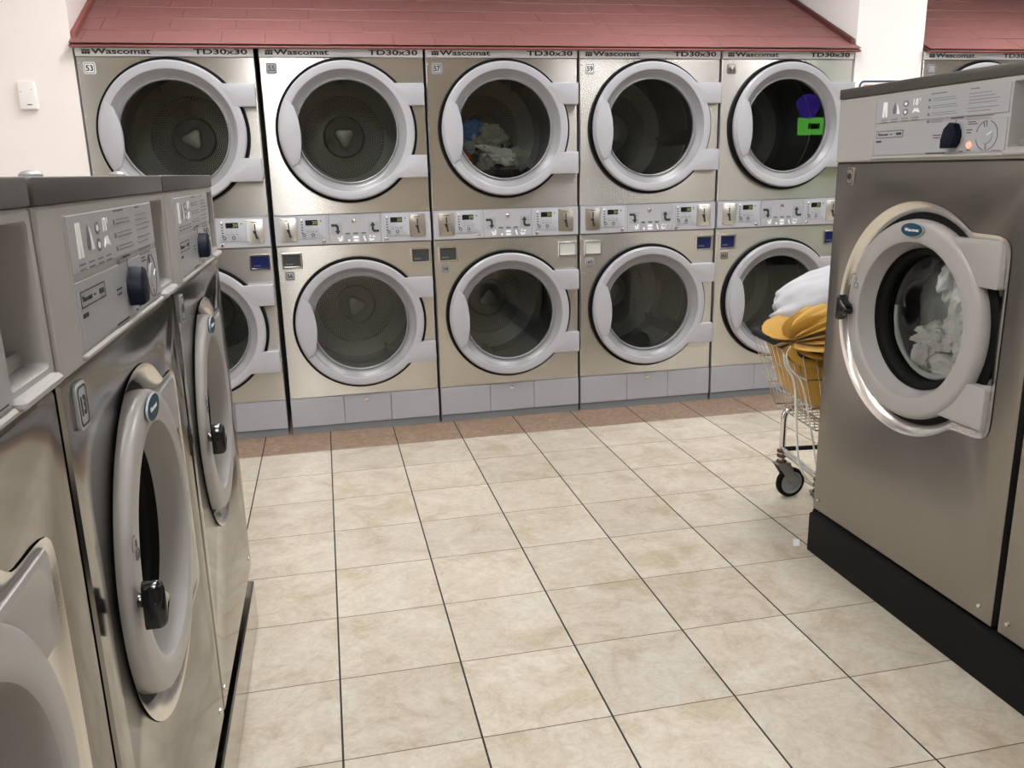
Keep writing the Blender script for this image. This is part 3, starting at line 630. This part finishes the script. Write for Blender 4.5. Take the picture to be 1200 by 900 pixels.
    dl = part((key, 'dial'), 'timer_dial', Mt['greyst'], ph, lambda b: b.lathe([(0, -.0085), (.019, -.0085), (.021, -.006)], tx, tz, 28))
    part((key, 'dialp'), 'pointer', Mt['white'], dl, lambda b: b.prism([(tx+.002, tz+.001), (tx+.018, tz+.0095), (tx+.019, tz+.0075), (tx+.003, tz-.001)], -.0095, -.008))
    if light: part((key, 'lit'), 'indicator_light', Mt['lamp_red'], ph, lambda b: b.lathe([(0, -.0110), (.006, -.0100), (.0085, -.006)], kx+.054, zp+.036, 16))
    # stainless top slab
    part((key, 'top'), 'top', Mt['steel_top'], root, lambda b: b.box(.001, W-.001, -.006, D, T+.001, T+.031, .003, 2), o)
    n0, n1 = npos
    num_m = Mt['greyst'] if not running else Mt['greyst']
    p = part((key, 'np'), 'number_plate', Mt['coin_d'] if running else Mt['greyst'], root, lambda b: b.prism(rrect(n0-.021, n0+.021, n1-.028, n1+.028, .009), -.004, .001, .001), o)
    part((key, 'npb'), 'border', Mt['ink'], p, lambda b: b.holed(rrect(n0-.017, n0+.017, n1-.024, n1+.024, .007), rrect(n0-.0145, n0+.0145, n1-.0215, n1+.0215, .006), [], -.0046, .0006, 0))
    if num: lettering('number', num, n0-.009, n0+.009, n1-.012, n1+.012, -.0048, Mt['ink'], p, .02)
    else: part((key, 'npx'), 'number', Mt['ink'], p, lambda b: b.prism(circ(.010, 16, n0, n1), -.0046, -.004))
    for xx in (.035, W-.045): part('wscrew', 'screw', Mt['chrome'], fp, lambda b: b.lathe([(0, -.006), (.005, -.005), (.0065, -.001), (.0065, .001)], 0, 0, 12), (xx, 0, zb+.040))
    if cap: part('cap', 'top_cap', Mt['galv'], root, lambda b: b.lathe([(.018, -.001), (.0175, -.006), (.013, -.010), (.006, -.012), (0, -.0125)], 0, 0, 24, mtx=Matrix.Rotation(radians(-90), 4, 'X')), (cap, .155, T+.031-loc[2]))
    return root
LG = 'left row of front-loading washers'; RG = 'right row of front-loading washers'
LX, RX = -.045, 1.873
for y0, num, lab in ((-4.205, '12', 'stainless washer at the left edge of the photo, mostly cut off, open soap box'), (-3.450, '13', 'stainless front-loading washer numbered 13 with open tilted dark door ring'), (-2.698, '', 'stainless washer at the far end of the left row, beyond number 13')):
    washer((LX, y0, .145), radians(90), lab if num != '13' else 'stainless front-loading washer numbered 13 in the left row, in the middle', .744, .195, 1.131, .835, .372, .787, num, Mt['steel_w'], LG, (.066, 1.090), cap={'12': 0, '13': .54, '': .39}[num])
rw = washer((RX, -1.935, .150), radians(-90), 'large stainless washer on the right with a wash swirling behind its glass', .838, .157, 1.345, 1., .410, .900, '', Mt['steel_r'], RG, (.082, 1.302), running=True, light=True)
washer((RX, -2.790, .150), radians(-90), 'second large washer on the right, only a strip visible at the photo edge', .838, .157, 1.345, 1., .410, .900, '', Mt['steel_r'], RG, (.082, 1.302), running=True)

# laundry turning inside the running washer (world: door centre y = -2.345)
wet = mat('wet_white_cloth', (.85, .86, .85), .45, noise_amt=.08, nscale=30)
wetg = mat('wet_grey_cloth', (.30, .31, .30), .5, noise_amt=.15, nscale=20)
def swirl(b, pts, r, seed):
    P = []
    for i in range(len(pts)-1):
        for k in range(8): P.append(Vector(pts[i]).lerp(Vector(pts[i+1]), k/8))
    P.append(Vector(pts[-1]))
    for _ in range(3): P = [P[0]]+[(P[i-1]+P[i]*2+P[i+1])/4 for i in range(1, len(P)-1)]+[P[-1]]
    b.tube(P, [max(.006, r*(1+.45*noise.noise(p*14+Vector((seed, 0, 0))))*min(1, .35+3*min(i, len(P)-1-i)/len(P))) for i, p in enumerate(P)], 12)
for q, (dy, z, sy, sz, rx) in enumerate(((-.02, 1.02, .035, .070, .35), (-.075, .93, .045, .085, .5), (-.11, .83, .050, .075, .2), (.02, .845, .080, .040, -.25), (.06, .78, .035, .060, .3), (-.05, .755, .085, .035, .1))):
    crumple('wet_white_garment', ('twisted wet white garment near the top of the right washer glass', 'wet white garment at mid height behind the right washer glass', 'wet white garment at the right edge of the right washer glass', 'wet white garment lying across the middle of the right washer glass', 'wet white garment at the lower left of the right washer glass', 'wet white garment lowest behind the right washer glass')[q],
        'laundry', (RX+.125, -2.345+dy, z), (.035, sy, sz), wet, 20.+q*1.7, .45, 2.0, (rx, 0, 0), group='wet white laundry in the running washer')
crumple('wet_grey_laundry', 'mass of dark wet laundry filling the drum of the right-hand washer', 'laundry', (RX+.22, -2.345, .89), (.07, .205, .215), wetg, 12., .12, 2.4)

mb = MB()
swirl(mb, [(RX+.088, -2.345+.172*cos(a), .90+.172*sin(a)) for a in [radians(-130+9*i) for i in range(16)]], .0070, 9)
tag(mb.build('soap_suds', mat('suds', (.8, .82, .82), .5), ang=60), 'soap suds and water streaks along the lower rim of the right washer glass', 'suds', kind='stuff')
# plinths
mb = MB(); mb.box(-.86, -.042, -4.26, -1.955, 0, .142, .004)
tag(mb.build('washer_plinth', Mt['plinths']), 'polished steel plinth under the left row of washers', 'plinth')
mb = MB(); mb.box(1.855, 2.64, -4.6, -1.945, 0, .146, .006, 2)
tag(mb.build('washer_plinth', Mt['plinthb']), 'black painted plinth under the right row of washers', 'plinth')
mb = MB(); mb.box(-.80, -.10, -4.25, -1.97, .142, .192)  # black box stands in for the shade between plinth and washers
tag(mb.build('support_frame', Mt['black']), 'black support frame in the gap between steel plinth and left washers', 'frame')

# ------------------------------------------------------------------ shingled roofs
def roof(x0, x1, label, rakes):
    SL = .5; root = empty('shingled_canopy', (x0, .0, 1.945), label, 'canopy', 'red shingled canopies over the dryers')
    L = x1-x0; y00 = -.048; z00 = .0
    def zz(y): return .003+SL*(y-y00)
    b = MB(); b.prism([(0, 0), (.01, 0)], 0, .01) if False else None
    bb = bmesh.new()
    prof = [(y00+.004, -.012), (y00+.004, -.001), (1.0, zz(1.0)-.004), (1.0, zz(1.0)-.02), (y00+.03, -.012)]
    A = [bb.verts.new((0, y, z)) for y, z in prof]; B = [bb.verts.new((L, y, z)) for y, z in prof]
    bb.faces.new(A); bb.faces.new(B[::-1])
    for i in range(len(prof)): bb.faces.new((A[i], B[i], B[(i+1) % 5], A[(i+1) % 5]))
    bmesh.ops.recalc_face_normals(bb, faces=bb.faces); b.merge(bb); b.build('deck', Mt['darkred'], root)
    b = MB(); b.box(-.004, L+.004, y00-.004, y00+.03, -.013, -.005, .002); b.build('drip_edge', Mt['redtrim'], root)
    # overlapping courses of shingles; every shingle tilts a little
    rr = random.Random(int(x0*100)+7); EX = .155
    cb = MB()
    for k in range(7):
        ya = y00-.003+EX*k; off = rr.uniform(0, .3); x = -off
        while x < L:
            w = .305 if rr.random() < .8 else .2
            a, c = max(x, 0), min(x+w-.0022, L)
            if c-a > .01:
                lift = .006+rr.uniform(0, .0016); h = .0006*rr.random()
                o = bmesh.new(); yb = ya+EX+.02
                f = [(ya+h, zz(ya)+lift), (yb, zz(yb)+.0008), (yb, zz(yb)-.002), (ya+h, zz(ya)+lift-.0045)]
                P = [o.verts.new((a, y, z)) for y, z in f]; Q = [o.verts.new((c, y, z)) for y, z in f]
                o.faces.new(P); o.faces.new(Q[::-1])
                for i in range(4): o.faces.new((P[i], Q[i], Q[(i+1) % 4], P[(i+1) % 4]))
                bmesh.ops.recalc_face_normals(o, faces=o.faces); cb.merge(o)
            x += w
    cb.build('shingles', Mt['shingle'], root)
    for xr, m in rakes:
        b = MB(); o = bmesh.new()
        f = [(.0, zz(0)+.002), (.0, zz(0)+.032), (1.0, zz(1.0)+.032), (1.0, zz(1.0)+.002)]
        P = [o.verts.new((xr-x0, y, z)) for y, z in f]; Q = [o.verts.new((xr-x0+.022, y, z)) for y, z in f]
        o.faces.new(P); o.faces.new(Q[::-1])
        for i in range(4): o.faces.new((P[i], Q[i], Q[(i+1) % 4], P[(i+1) % 4]))
        bmesh.ops.recalc_face_normals(o, faces=o.faces); bmesh.ops.bevel(o, geom=o.edges[:], offset=.002, segments=1, affect='EDGES')
        b.merge(o); b.build('rake_board', m, root)
roof(-.812, 3.203, 'long red-brown shingled canopy above the five dryers', ((-.812, Mt['redtrim']), (3.175, Mt['darkred'])))
roof(3.640, 6.6, 'red-brown shingled canopy right of the white wall', ())

# ------------------------------------------------------------------ room
H = 2.95
def sbox(name, m, *a):
    b = MB(); b.box(*a); return struct(b.build(name, m))
YB = -9.0; XL = -6.0; XR = 9.0
b = MB(); b.quad((XL, YB, 0), (XR, YB, 0), (XR, 1.2, 0), (XL, 1.2, 0)); b.quad((XL, YB, -.1), (XL, 1.2, -.1), (XR, 1.2, -.1), (XR, YB, -.1)); struct(b.build('floor', Mt['floor']))
sbox('ceiling', Mt['ceiling'], XL, XR, YB, 1.2, H, H+.1)
sbox('wall_left', Mt['wall'], XL-.1, XL, YB, 1.2, 0, H)
sbox('wall_right', Mt['wall'], XR, XR+.1, YB, 1.2, 0, H)
sbox('wall_back', Mt['wall'], XL, XR, 1.12, 1.22, 0, H)
sbox('wall_front_left', Mt['wall'], XL, -.813, .0, 1.12, 0, H)
sbox('wall_front_right', Mt['wall_right'], 3.206, 3.630, .0, 1.12, 0, H)
# unseen street wall behind the camera; its window is added for steel reflections
wins = [(-5.2, -3.0)]
b = MB(); xs = [XL, -5.2, -3.0, XR]
for i in (0, 2): b.box(xs[i], xs[i+1], YB-.15, YB, 0, H)
for a, c in wins: b.box(a, c, YB-.15, YB, 0, .35); b.box(a, c, YB-.15, YB, 2.6, H)
struct(b.build('wall_street', mat('street_wall_paint', (.30, .25, .20), .7, noise_amt=.05)))
for i, (a, c) in enumerate(wins):
    b = MB()
    for q in (a, (a+c)/2-.03, c-.06): b.box(q, q+.06, YB-.12, YB-.04, .35, 2.6, .004)
    b.box(a, c, YB-.12, YB-.04, .35, .42, .004); b.box(a, c, YB-.12, YB-.04, 2.54, 2.6, .004)
    struct(b.build('window_%d' % (i+1), Mt['galv']))
    b = MB(); b.box(a, c, YB-.09, YB-.084, .35, 2.6); struct(b.build('window_%d_pane' % (i+1), glass('shop_window_glass', (.95, .97, .96), 1.45)))

# thermostat on the left wall
t = empty('thermostat', (-1.025, 0, 1.665), 'small white plastic sensor box on the white wall left of dryer 53', 'thermostat')
b = MB(); b.prism([(x, z) for x, z in rrect(-.036, .036, 0, .122, .006)], -.026, 0, .006, 3); b.build('cover', Mt['plas'], t)
b = MB(); b.box(-.004, .016, -.0275, -.0255, .018, .023); b.box(-.026, -.022, -.0275, -.0255, .075, .079); b.box(.020, .024, -.0275, -.0255, .085, .088); b.build('marking', Mt['inkgrey'], t)
# small red sign with a dark blue rim behind the right washer
sg = empty('wall_sign', (3.42, 0, 1.50), 'red sign with dark blue rounded rim on the white wall above the right washer', 'sign')
b = MB(); b.prism(rrect(-.185, .185, 0, .285, .03), -.010, 0, .001); b.build('board', Mt['white'], sg)
b = MB(); b.holed(rrect(-.185, .185, 0, .285, .03), rrect(-.176, .176, .009, .276, .024), [], -.012, .003, 0); b.build('rim', Mt['inkblue'], sg)
b = MB(); b.prism(rrect(-.165, .165, .02, .262, .016), -.0125, -.009); b.build('red_field', Mt['red'], sg)

# lit street-side sign behind the camera, seen only mirrored in dryer 61's upper glass
ls = empty('vending_machine', (6.55, -6.35, .0), 'green and violet lit machine mirrored in the upper door glass of dryer 61', 'vending machine')
b = MB(); b.box(-.48, .48, -.35, .35, 0, 2.35, .01); b.build('cabinet', mat('machine_black', (.02, .02, .025), .4), ls)
b = MB(); b.box(-.12, .36, .345, .356, 1.70, 1.92, .003); b.build('lit_screen', emit('green_screen', (.20, .85, .10), 2.2), ls)
b = MB(); b.box(.03, .20, .354, .360, 1.775, 1.845, .003); b.build('screen_window', Mt['display'], ls)
b = MB(); b.prism([(.02+.17*cos(a)*(1+.15*sin(3*a)), 2.06+.16*sin(a)) for a in [2*pi*i/24 for i in range(24)]], .346, .356); b.build('violet_light', emit('violet_light', (.12, .05, .75), .8), ls)

# ceiling lamps
lampm = emit('lamp_diffuser', (1., .992, .98), 17.2)
for i, (x, y) in enumerate([(x, y) for x in (-4.2, .05, 4.4) for y in (-.95, -3.0, -5.05, -7.1)]+[(2.15, -1.0)]):
    r = empty('ceiling_lamp', (x, y, H), 'fluorescent ceiling lamp above the aisle', 'lamp', 'ceiling lamps')
    part('lampf', 'frame', Mt['white'], r, lambda b: [b.box(-.17, -.155, -.62, .62, -.06, 0), b.box(.155, .17, -.62, .62, -.06, 0), b.box(-.155, .155, -.62, -.605, -.06, 0), b.box(-.155, .155, .605, .62, -.06, 0)])
    part('lampd', 'diffuser', lampm, r, lambda b: b.box(-.154, .154, -.604, .604, -.05, -.03))

# litter scrap
b = bmesh.new(); bmesh.ops.create_grid(b, x_segments=8, y_segments=5, size=1)
for v in b.verts: v.co = Vector((v.co.x*.022, v.co.y*.012, .006+.010*abs(noise.noise(v.co*2.2))+.004*v.co.x))
o = bmesh.ops.solidify(b, geom=b.faces[:], thickness=.001)
mb = MB(); mb.merge(b); lit = mb.build('paper_scrap', mat('foil_scrap', (.75, .74, .72), .4), None, (1.842, -1.900, 0)); lit.rotation_euler = (0, 0, 1.1)
tag(lit, 'tiny crumpled white scrap on the floor at the corner of the black plinth', 'litter')

# ------------------------------------------------------------------ laundry cart
CA = math.atan2(-.98, -.18)        # direction of the end facing the aisle
ux = Vector((.992, -.12, 0)).normalized(); uy = Vector((-.12, -.992, 0)).normalized()
O = Vector((2.015, -1.478, 0))
cart = empty('laundry_cart', (O.x, O.y, 0), 'wire laundry cart on casters with bags in it behind the right washer', 'cart', rz=math.atan2(ux.y, ux.x))
# local frame: +X into the room behind the washers, -Y along the end towards the camera
WL, WW = .50, .335
def bend(pts, r=.04, n=5):
    out = [Vector(pts[0])]
    for i in range(1, len(pts)-1):
        p, a, c = Vector(pts[i]), Vector(pts[i-1]), Vector(pts[i+1]); u = (a-p).normalized(); w = (c-p).normalized(); q0, q1 = p+u*r, p+w*r
        for k in range(n+1):
            t = k/n; out.append(q0*(1-t)**2+p*2*t*(1-t)+q1*t*t)
    out.append(Vector(pts[-1])); return out
fr = MB()
for yy_ in (0, -WW): fr.tube(bend([(0, yy_, .155), (0, yy_, .388), (WL, yy_, .388), (WL, yy_, .155)], .05), .0125, 12)
fr.tube([(0, 0, .215), (0, -WW, .215)], .009, 10); fr.tube([(0, -.012, .200), (0, -WW+.012, .200)], .006, 8)
fr.tube([(.05, 0, .388), (.05, -WW, .388)], .010, 10); fr.tube([(WL-.05, 0, .388), (WL-.05, -WW, .388)], .010, 10); fr.tube([(WL, 0, .21), (WL, -WW, .21)], .009, 10)
frame = fr.build('frame', Mt['chrome'], cart, ang=50)
b = MB(); b.tube([(.0, 0, .212), (WL, 0, .212)], .010, 8); b.tube([(0, -WW, .212), (WL, -WW, .212)], .010, 8); b.build('lower_rail', Mt['bumper'], cart)
# wire basket, flaring upwards
ZB0, ZB1 = .402, .690
def bk(u, v, t):    # u,v in 0..1 along length/width, t height 0..1
    e = .085*t; ex = .078*t
    return Vector((-.035-ex+u*(WL+.05+2*ex*.8), .015+e-v*(WW+.03+e*1.35), ZB0+(ZB1-ZB0)*t))
b = MB()
for t, r in ((0, .0035), (.30, .0030), (.68, .0030)):
    b.tube([bk(0, 0, t), bk(1, 0, t), bk(1, 1, t), bk(0, 1, t)], r, 6, closed=True)
for k in range(15):
    u = k/14
    b.tube([bk(u, 0, 1), bk(u, 0, 0), bk(u, 1, 0), bk(u, 1, 1)], .0019, 6)
for k in range(1, 10):
    v = k/10
    b.tube([bk(0, v, 1), bk(0, v, 0), bk(1, v, 0), bk(1, v, 1)], .0019, 6)
b.build('wire_basket', Mt['chrome'], cart, ang=50)
b = MB(); P = []
cs = [bk(0, 0, 1), bk(1, 0, 1), bk(1, 1, 1), bk(0, 1, 1)]
for i in range(4):
    a, p, c = cs[i-1], cs[i], cs[(i+1) % 4]; u = (a-p).normalized(); w = (c-p).normalized()
    for k in range(6): t = k/5; P.append((p+u*.05)*(1-t)**2+p*2*t*(1-t)+(p+w*.05)*t*t)
b.tube([p+Vector((0, 0, .004)) for p in P], .016, 10, closed=True); b.build('bumper_rim', Mt['bumper'], cart, ang=50)
def caster(x, y, ang):
    c = empty('x', (0, 0, 0), None, None); bpy.data.objects.remove(c)
    m = MB(); R = Matrix.Rotation(ang, 4, 'Z')
    m.tube([(x, y, .155), (x, y, .225)], .0125, 10)
    for z in (.160, .185, .205): m.lathe([(0, -.005), (.019, -.005), (.021, 0), (.019, .005), (0, .005)], 0, 0, 16, mtx=Matrix.Translation((x, y, z)) @ Matrix.Rotation(radians(90), 4, 'X'))
    st = m.build('caster_stem', Mt['rust'], cart)
    m = MB(); T = Matrix.Translation((x, y, 0)) @ R
    for sy in (-1, 1):
        o = bmesh.new(); q = [(-.028, .152), (.030, .152), (.052, .110), (.058, .062), (.042, .058), (.008, .100)]
        A = [o.verts.new((a, sy*.019, z)) for a, z in q]; B = [o.verts.new((a, sy*.022, z)) for a, z in q]; o.faces.new(A); o.faces.new(B[::-1])
        for i in range(6): o.faces.new((A[i], A[(i+1) % 6], B[(i+1) % 6], B[i]))
        bmesh.ops.recalc_face_normals(o, faces=o.faces); bmesh.ops.transform(o, matrix=T, verts=o.verts); m.merge(o)
    o = bmesh.new(); bmesh.ops.create_cube(o, size=1); bmesh.ops.scale(o, vec=(.060, .046, .006), verts=o.verts); bmesh.ops.translate(o, vec=(0.001, 0, .153), verts=o.verts); bmesh.ops.transform(o, matrix=T, verts=o.verts); m.merge(o)
    m.lathe([(0, -.026), (.008, -.026), (.008, .026), (0, .026)], 0, 0, 12, mtx=T @ Matrix.Translation((.047, 0, .0635)))
    m.build('caster_fork', Mt['galv'], cart)
    W_ = T @ Matrix.Translation((.047, 0, .0635))
    m = MB(); m.lathe([(.048, -.012), (.058, -.0125), (.0625, -.008), (.0635, 0), (.0625, .008), (.058, .0125), (.048, .012)], 0, 0, 40, closed=True, mtx=W_); w = m.build('wheel', Mt['black'], cart)
    m = MB(); m.lathe([(0, -.012), (.014, -.012), (.018, -.009), (.040, -.009), (.043, -.012), (.049, -.012), (.049, .012), (.043, .012), (.040, .009), (.018, .009), (.014, .012), (0, .012)], 0, 0, 40, mtx=W_); m.build('wheel_hub', Mt['rubber_g'], w)
caster(0, 0, radians(10)); caster(0, -WW, radians(-20)); caster(WL, 0, radians(30)); caster(WL, -WW, radians(15))

# laundry bags (drawn-up mouths with pleats)
def bag(name, label, c, rad, axis, m, seed, pleats=22, pinch=.28, flat=0., lower=None, amp=.10):
    """a soft bag whose gathered mouth points along axis"""
    ax = Vector(axis).normalized(); q = Vector((0, 0, 1)).rotation_difference(ax).to_matrix()
    bb = bmesh.new(); NT, NP = 56, 168; rings = []
    for i in range(NT+1):
        th = pi*i/NT; ring = []
        for j in range(NP if 0 < i < NT else 1):
            ph = 2*pi*j/NP
            d = Vector((sin(th)*cos(ph), sin(th)*sin(ph), cos(th)))
            f = math.exp(-(th/1.0)**2)                         # gathers strongest at the mouth
            pl = noise.noise(Vector((cos(ph)*pleats/5., sin(ph)*pleats/5., seed+th*.35)))*1.6
            pl2 = noise.noise(Vector((cos(ph)*pleats/2.2, sin(ph)*pleats/2.2, seed*2+th*.2)))
            r = 1+amp*(1.15*pl+.55*pl2)*f*min(1, th/.22) + .11*noise.noise(d*1.5+Vector((seed, 0, 0))) + .03*noise.noise(d*5+Vector((0, seed, 0)))
            # funnel at the knot
            r *= 1-pinch*math.exp(-(th/.30)**2)
            p = q @ (d*r); p = Vector((p.x*rad[0], p.y*rad[1], p.z*rad[2]))
            ring.append(bb.verts.new(Vector(c)+p))
        rings.append(ring)
    for i in range(NT):
        A, B = rings[i], rings[i+1]
        for j in range(NP):
            k = (j+1) % NP
            if len(A) == 1: bb.faces.new((A[0], B[j], B[k]))
            elif len(B) == 1: bb.faces.new((A[j], B[0], A[k]))
            else: bb.faces.new((A[j], B[j], B[k], A[k]))
    if lower: lower(bb)
    bmesh.ops.recalc_face_normals(bb, faces=bb.faces)
    mb = MB(); mb.merge(bb); o = mb.build(name, m, None, ang=80)
    # origin to the bottom
    zmin = min(v.co.z for v in o.data.vertices); off = Vector((c[0], c[1], zmin)); o.data.transform(Matrix.Translation(-off)); o.location = off
    return tag(o, label, 'laundry bag', 'laundry bags in the cart'), off
def low(bb):
    R = Matrix.Rotation(math.atan2(ux.y, ux.x), 4, 'Z'); n = 40; prev = None; rows = 12
    for i in range(rows+1):
        t = .04+.92*i/rows; ring = []
        for j in range(n):
            a = 2*pi*j/n; ca, sa = cos(a), sin(a); k = 5
            rr = 1/((abs(ca)**k+abs(sa)**k)**(1/k)); rr *= min(1, .55+t*1.7)*(1+.03*noise.noise(Vector((ca*2, sa*2, t*3))))
            m0 = bk(0, 0, t); m1 = bk(.8, 1, t); cx, cy = (m0.x+m1.x)/2, (m0.y+m1.y)/2; hx, hy = abs(m1.x-m0.x)/2-.012, abs(m1.y-m0.y)/2-.012
            p = R @ Vector((cx+hx*ca*rr, cy+hy*sa*rr, ZB0+.012+(ZB1-ZB0)*t)); ring.append(bb.verts.new(p+O))
        if prev:
            for j in range(n): bb.faces.new((prev[j], prev[(j+1) % n], ring[(j+1) % n], ring[j]))
        else: bb.faces.new(ring[::-1])
        prev = ring
    bb.faces.new(prev)
yb, off = bag('laundry_bag', 'mustard yellow laundry bag with drawn-up pleated mouth hanging over the cart rim', (2.045, -1.745, .748), (.215, .185, .110), (-.95, -.25, -.14), Mt['yellow'], 3.3, 30, .14, lower=low, amp=.30)
CORD1 = [(1.838, -1.790, .716), (1.818, -1.785, .690), (1.832, -1.778, 0.640), (1.871, -1.775, 0.571), (1.889, -1.775, 0.408), (1.908, -1.775, 0.273), (1.937, -1.775, 0.21), (1.984, -1.775, 0.16), (2.032, -1.775, 0.131)]
CORD2 = [(1.838, -1.792, .714), (1.820, -1.797, .688), (1.836, -1.795, 0.640), (1.892, -1.79, 0.573), (1.929, -1.79, 0.442), (1.954, -1.79, 0.341), (1.974, -1.79, 0.255), (2.004, -1.79, 0.184)]
def cordpts(pts):
    P = [Vector(p) for p in pts]; out = []
    for i in range(len(P)-1):
        p0, p1, p2, p3 = P[max(i-1, 0)], P[i], P[i+1], P[min(i+2, len(P)-1)]
        for k in range(8):
            t = k/8; out.append(.5*((2*p1)+(-p0+p2)*t+(2*p0-5*p1+4*p2-p3)*t*t+(-p0+3*p1-3*p2+p3)*t**3))
    out.append(P[-1]); return out
m_ = MB(); m_.tube([p-off for p in cordpts(CORD1)], .0042, 8)
m_.tube([p-off for p in cordpts(CORD2)], .0036, 8)
m_.build('drawstring', Mt['cord'], yb)
bag('laundry_bag', 'pale grey-white laundry bag lying behind and above the yellow bag', (2.25, -1.60, .825), (.350, .250, .140), (-.85, .50, -.42), Mt['bagw'], 8.1, 10, .06, amp=.12)

# ------------------------------------------------------------------ light and camera
w = bpy.data.worlds.new('world'); bpy.context.scene.world = w; w.use_nodes = True
bg = w.node_tree.nodes['Background']; bg.inputs['Color'].default_value = (.86, .93, 1.0, 1); bg.inputs['Strength'].default_value = 1.2

f, p, y, r = 980.08, .25083, .21262, -.02394


fw = Vector((sin(y)*cos(p), cos(y)*cos(p), -sin(p))); rt = Vector((cos(y), -sin(y), 0)); up = rt.cross(fw)
rt2 = cos(r)*rt+sin(r)*up; up2 = -sin(r)*rt+cos(r)*up
cd = bpy.data.cameras.new('camera'); cam = bpy.data.objects.new('camera', cd); C.objects.link(cam)
mw = Matrix((rt2, up2, -fw)).transposed().to_4x4(); mw.translation = (.2527, -4.4225, 1.3472); cam.matrix_world = mw
cd.sensor_width = 36; cd.lens = f/1200*36; cd.clip_start = .02
bpy.context.scene.camera = cam
vs = bpy.context.scene.view_settings; vs.view_transform = 'Standard'; vs.look = 'None'; vs.exposure = 0.84; vs.gamma = 1.0; vs.use_curve_mapping = False
